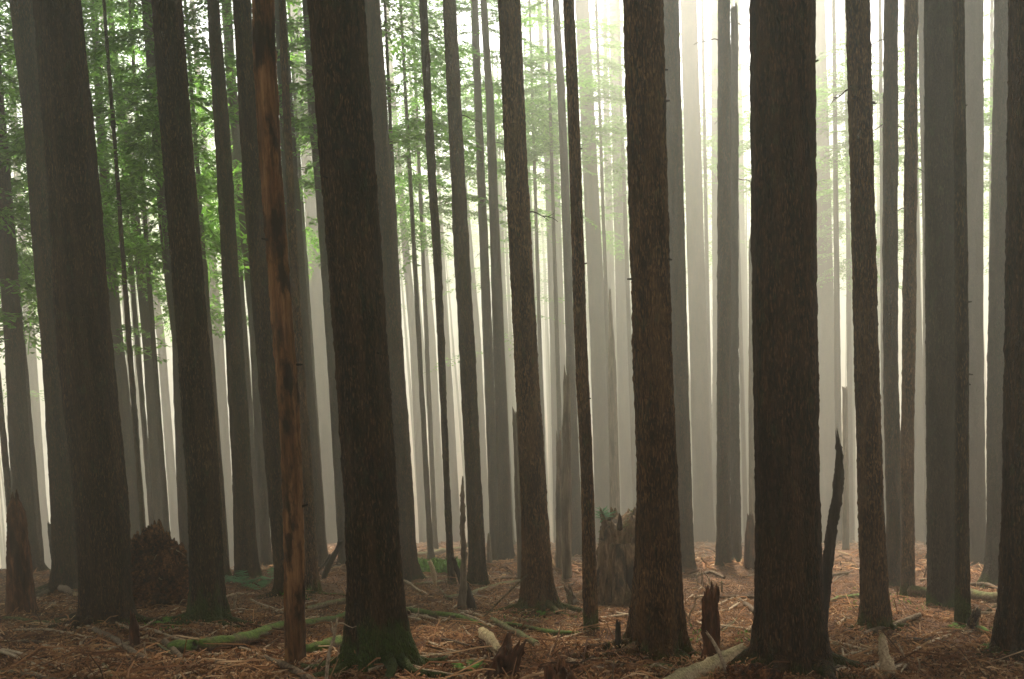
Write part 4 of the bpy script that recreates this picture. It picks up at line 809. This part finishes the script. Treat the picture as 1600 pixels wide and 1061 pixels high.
# ------------------------------------------------------------------ forest floor
yy = np.concatenate([np.arange(-14, 6, 0.5), 6*np.exp(np.linspace(0, math.log(26/6.0), 330)), 26*np.exp(np.linspace(0.02, math.log(300/26.0), 170))])
uu = np.concatenate([np.linspace(-1.3, -0.66, 14)[:-1], np.linspace(-0.66, 0.66, 520), np.linspace(0.66, 1.3, 14)[1:]])
YY, UU = np.meshgrid(yy, uu, indexing='ij'); XX = UU*np.maximum(YY, 9.0)
ZZ = gz(XX, YY)
Pn = np.stack([XX, YY, 0*XX], -1); fade = np.clip(14/np.maximum(YY, 14), .25, 1)
ZZ = ZZ + (0.045*fbm(Pn*2.2, 21, 3) + 0.022*fbm(Pn*9, 31, 2))*sst(5, 9, YY) - 0.02
nr, nc = YY.shape; V = np.stack([XX, YY, ZZ], -1).reshape(-1, 3)
i = np.arange(nr-1)[:, None]*nc; j = np.arange(nc-1)[None]
F = np.stack([i+j, i+j+1, i+nc+j+1, i+nc+j], -1).reshape(-1, 4)
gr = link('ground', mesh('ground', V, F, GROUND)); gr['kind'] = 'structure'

# needles, chips and small twigs nobody could count
def litter(n, ymin, ymax, lens, wid, seed, up=0.25):
    q = np.random.default_rng(seed); t = q.random(n); y = ymin*(ymax/ymin)**t; x = q.uniform(-.58, .58, n)*y
    c = np.stack([x, y, gz(x, y)+0.044*fbm(np.stack([x*2.2, y*2.2, 0*x], -1), 21, 1)+q.uniform(-.01, .03, n)], -1)
    a = q.uniform(0, 6.28, n); e = q.normal(0, up, n); L = q.uniform(*lens, n)*(q.random(n)**1.5*.8+.5); W = q.uniform(*wid, n)
    d = np.stack([np.cos(a)*np.cos(e), np.sin(a)*np.cos(e), np.sin(e)], -1); s = np.stack([-np.sin(a), np.cos(a), q.normal(0, .3, n)], -1)*W[:, None]
    bend = np.stack([0*a, 0*a, L*q.uniform(-.05, .18, n)], -1); h = d*L[:, None]*.5
    up_ = np.stack([0*a, 0*a, W], -1)
    V = np.stack([c-h-s*.5, c-h+s*.5, c+bend+s*.6, c+bend-s*.6, c+h+s*.3, c+h-s*.3, c+bend+up_, c-h+up_*.8, c+h+up_*.6], 1).reshape(-1, 3)
    b = (np.arange(n)*9)[:, None]
    Q = np.concatenate([b+np.array([[0, 3, 6, 7]]), b+np.array([[7, 6, 2, 1]]), b+np.array([[3, 5, 8, 6]]), b+np.array([[6, 8, 4, 2]])], 0)
    return V, Q
lp = [litter(90000, 8.5, 30, (.02, .075), (.007, .02), 1, .45), litter(9000, 8.5, 34, (.10, .34), (.004, .010), 2, .2), litter(1300, 9, 40, (.35, 1.0), (.007, .018), 3, .10), litter(16000, 26, 90, (.12, .7), (.02, .06), 4, .3), litter(1500, 9, 30, (.15, .6), (.008, .018), 5, .5)]
o_, VV, QQ = 0, [], []
for v, f in lp: VV.append(v); QQ.append(f+o_); o_ += len(v)
lt = link('forest_litter', mesh('forest_litter', np.vstack(VV), np.vstack(QQ), LITTER, False)); lt['kind'] = 'stuff'

# ------------------------------------------------------------------ haze
hm = bpy.data.materials.new('haze'); hm.use_nodes = True; t_ = hm.node_tree; t_.nodes.clear()
ho = t_.nodes.new('ShaderNodeOutputMaterial'); pv = t_.nodes.new('ShaderNodeVolumePrincipled')
pv.inputs['Color'].default_value = (0.985, 0.962, 0.875, 1); pv.inputs['Density'].default_value = 0.0056; pv.inputs['Anisotropy'].default_value = 0.8
t_.links.new(pv.outputs[0], ho.inputs['Volume'])
x0, x1, y0, y1, z0, z1 = -400, 400, -20, 310, float(V[:, 2].min())-1, 23.0
Vb = [(x, y, z) for z in (z0, z1) for y in (y0, y1) for x in (x0, x1)]
hz = link('haze', mesh('haze', Vb, [[0, 2, 3, 1], [4, 5, 7, 6], [0, 1, 5, 4], [2, 6, 7, 3], [0, 4, 6, 2], [1, 3, 7, 5]], hm, False)); hz['kind'] = 'stuff'
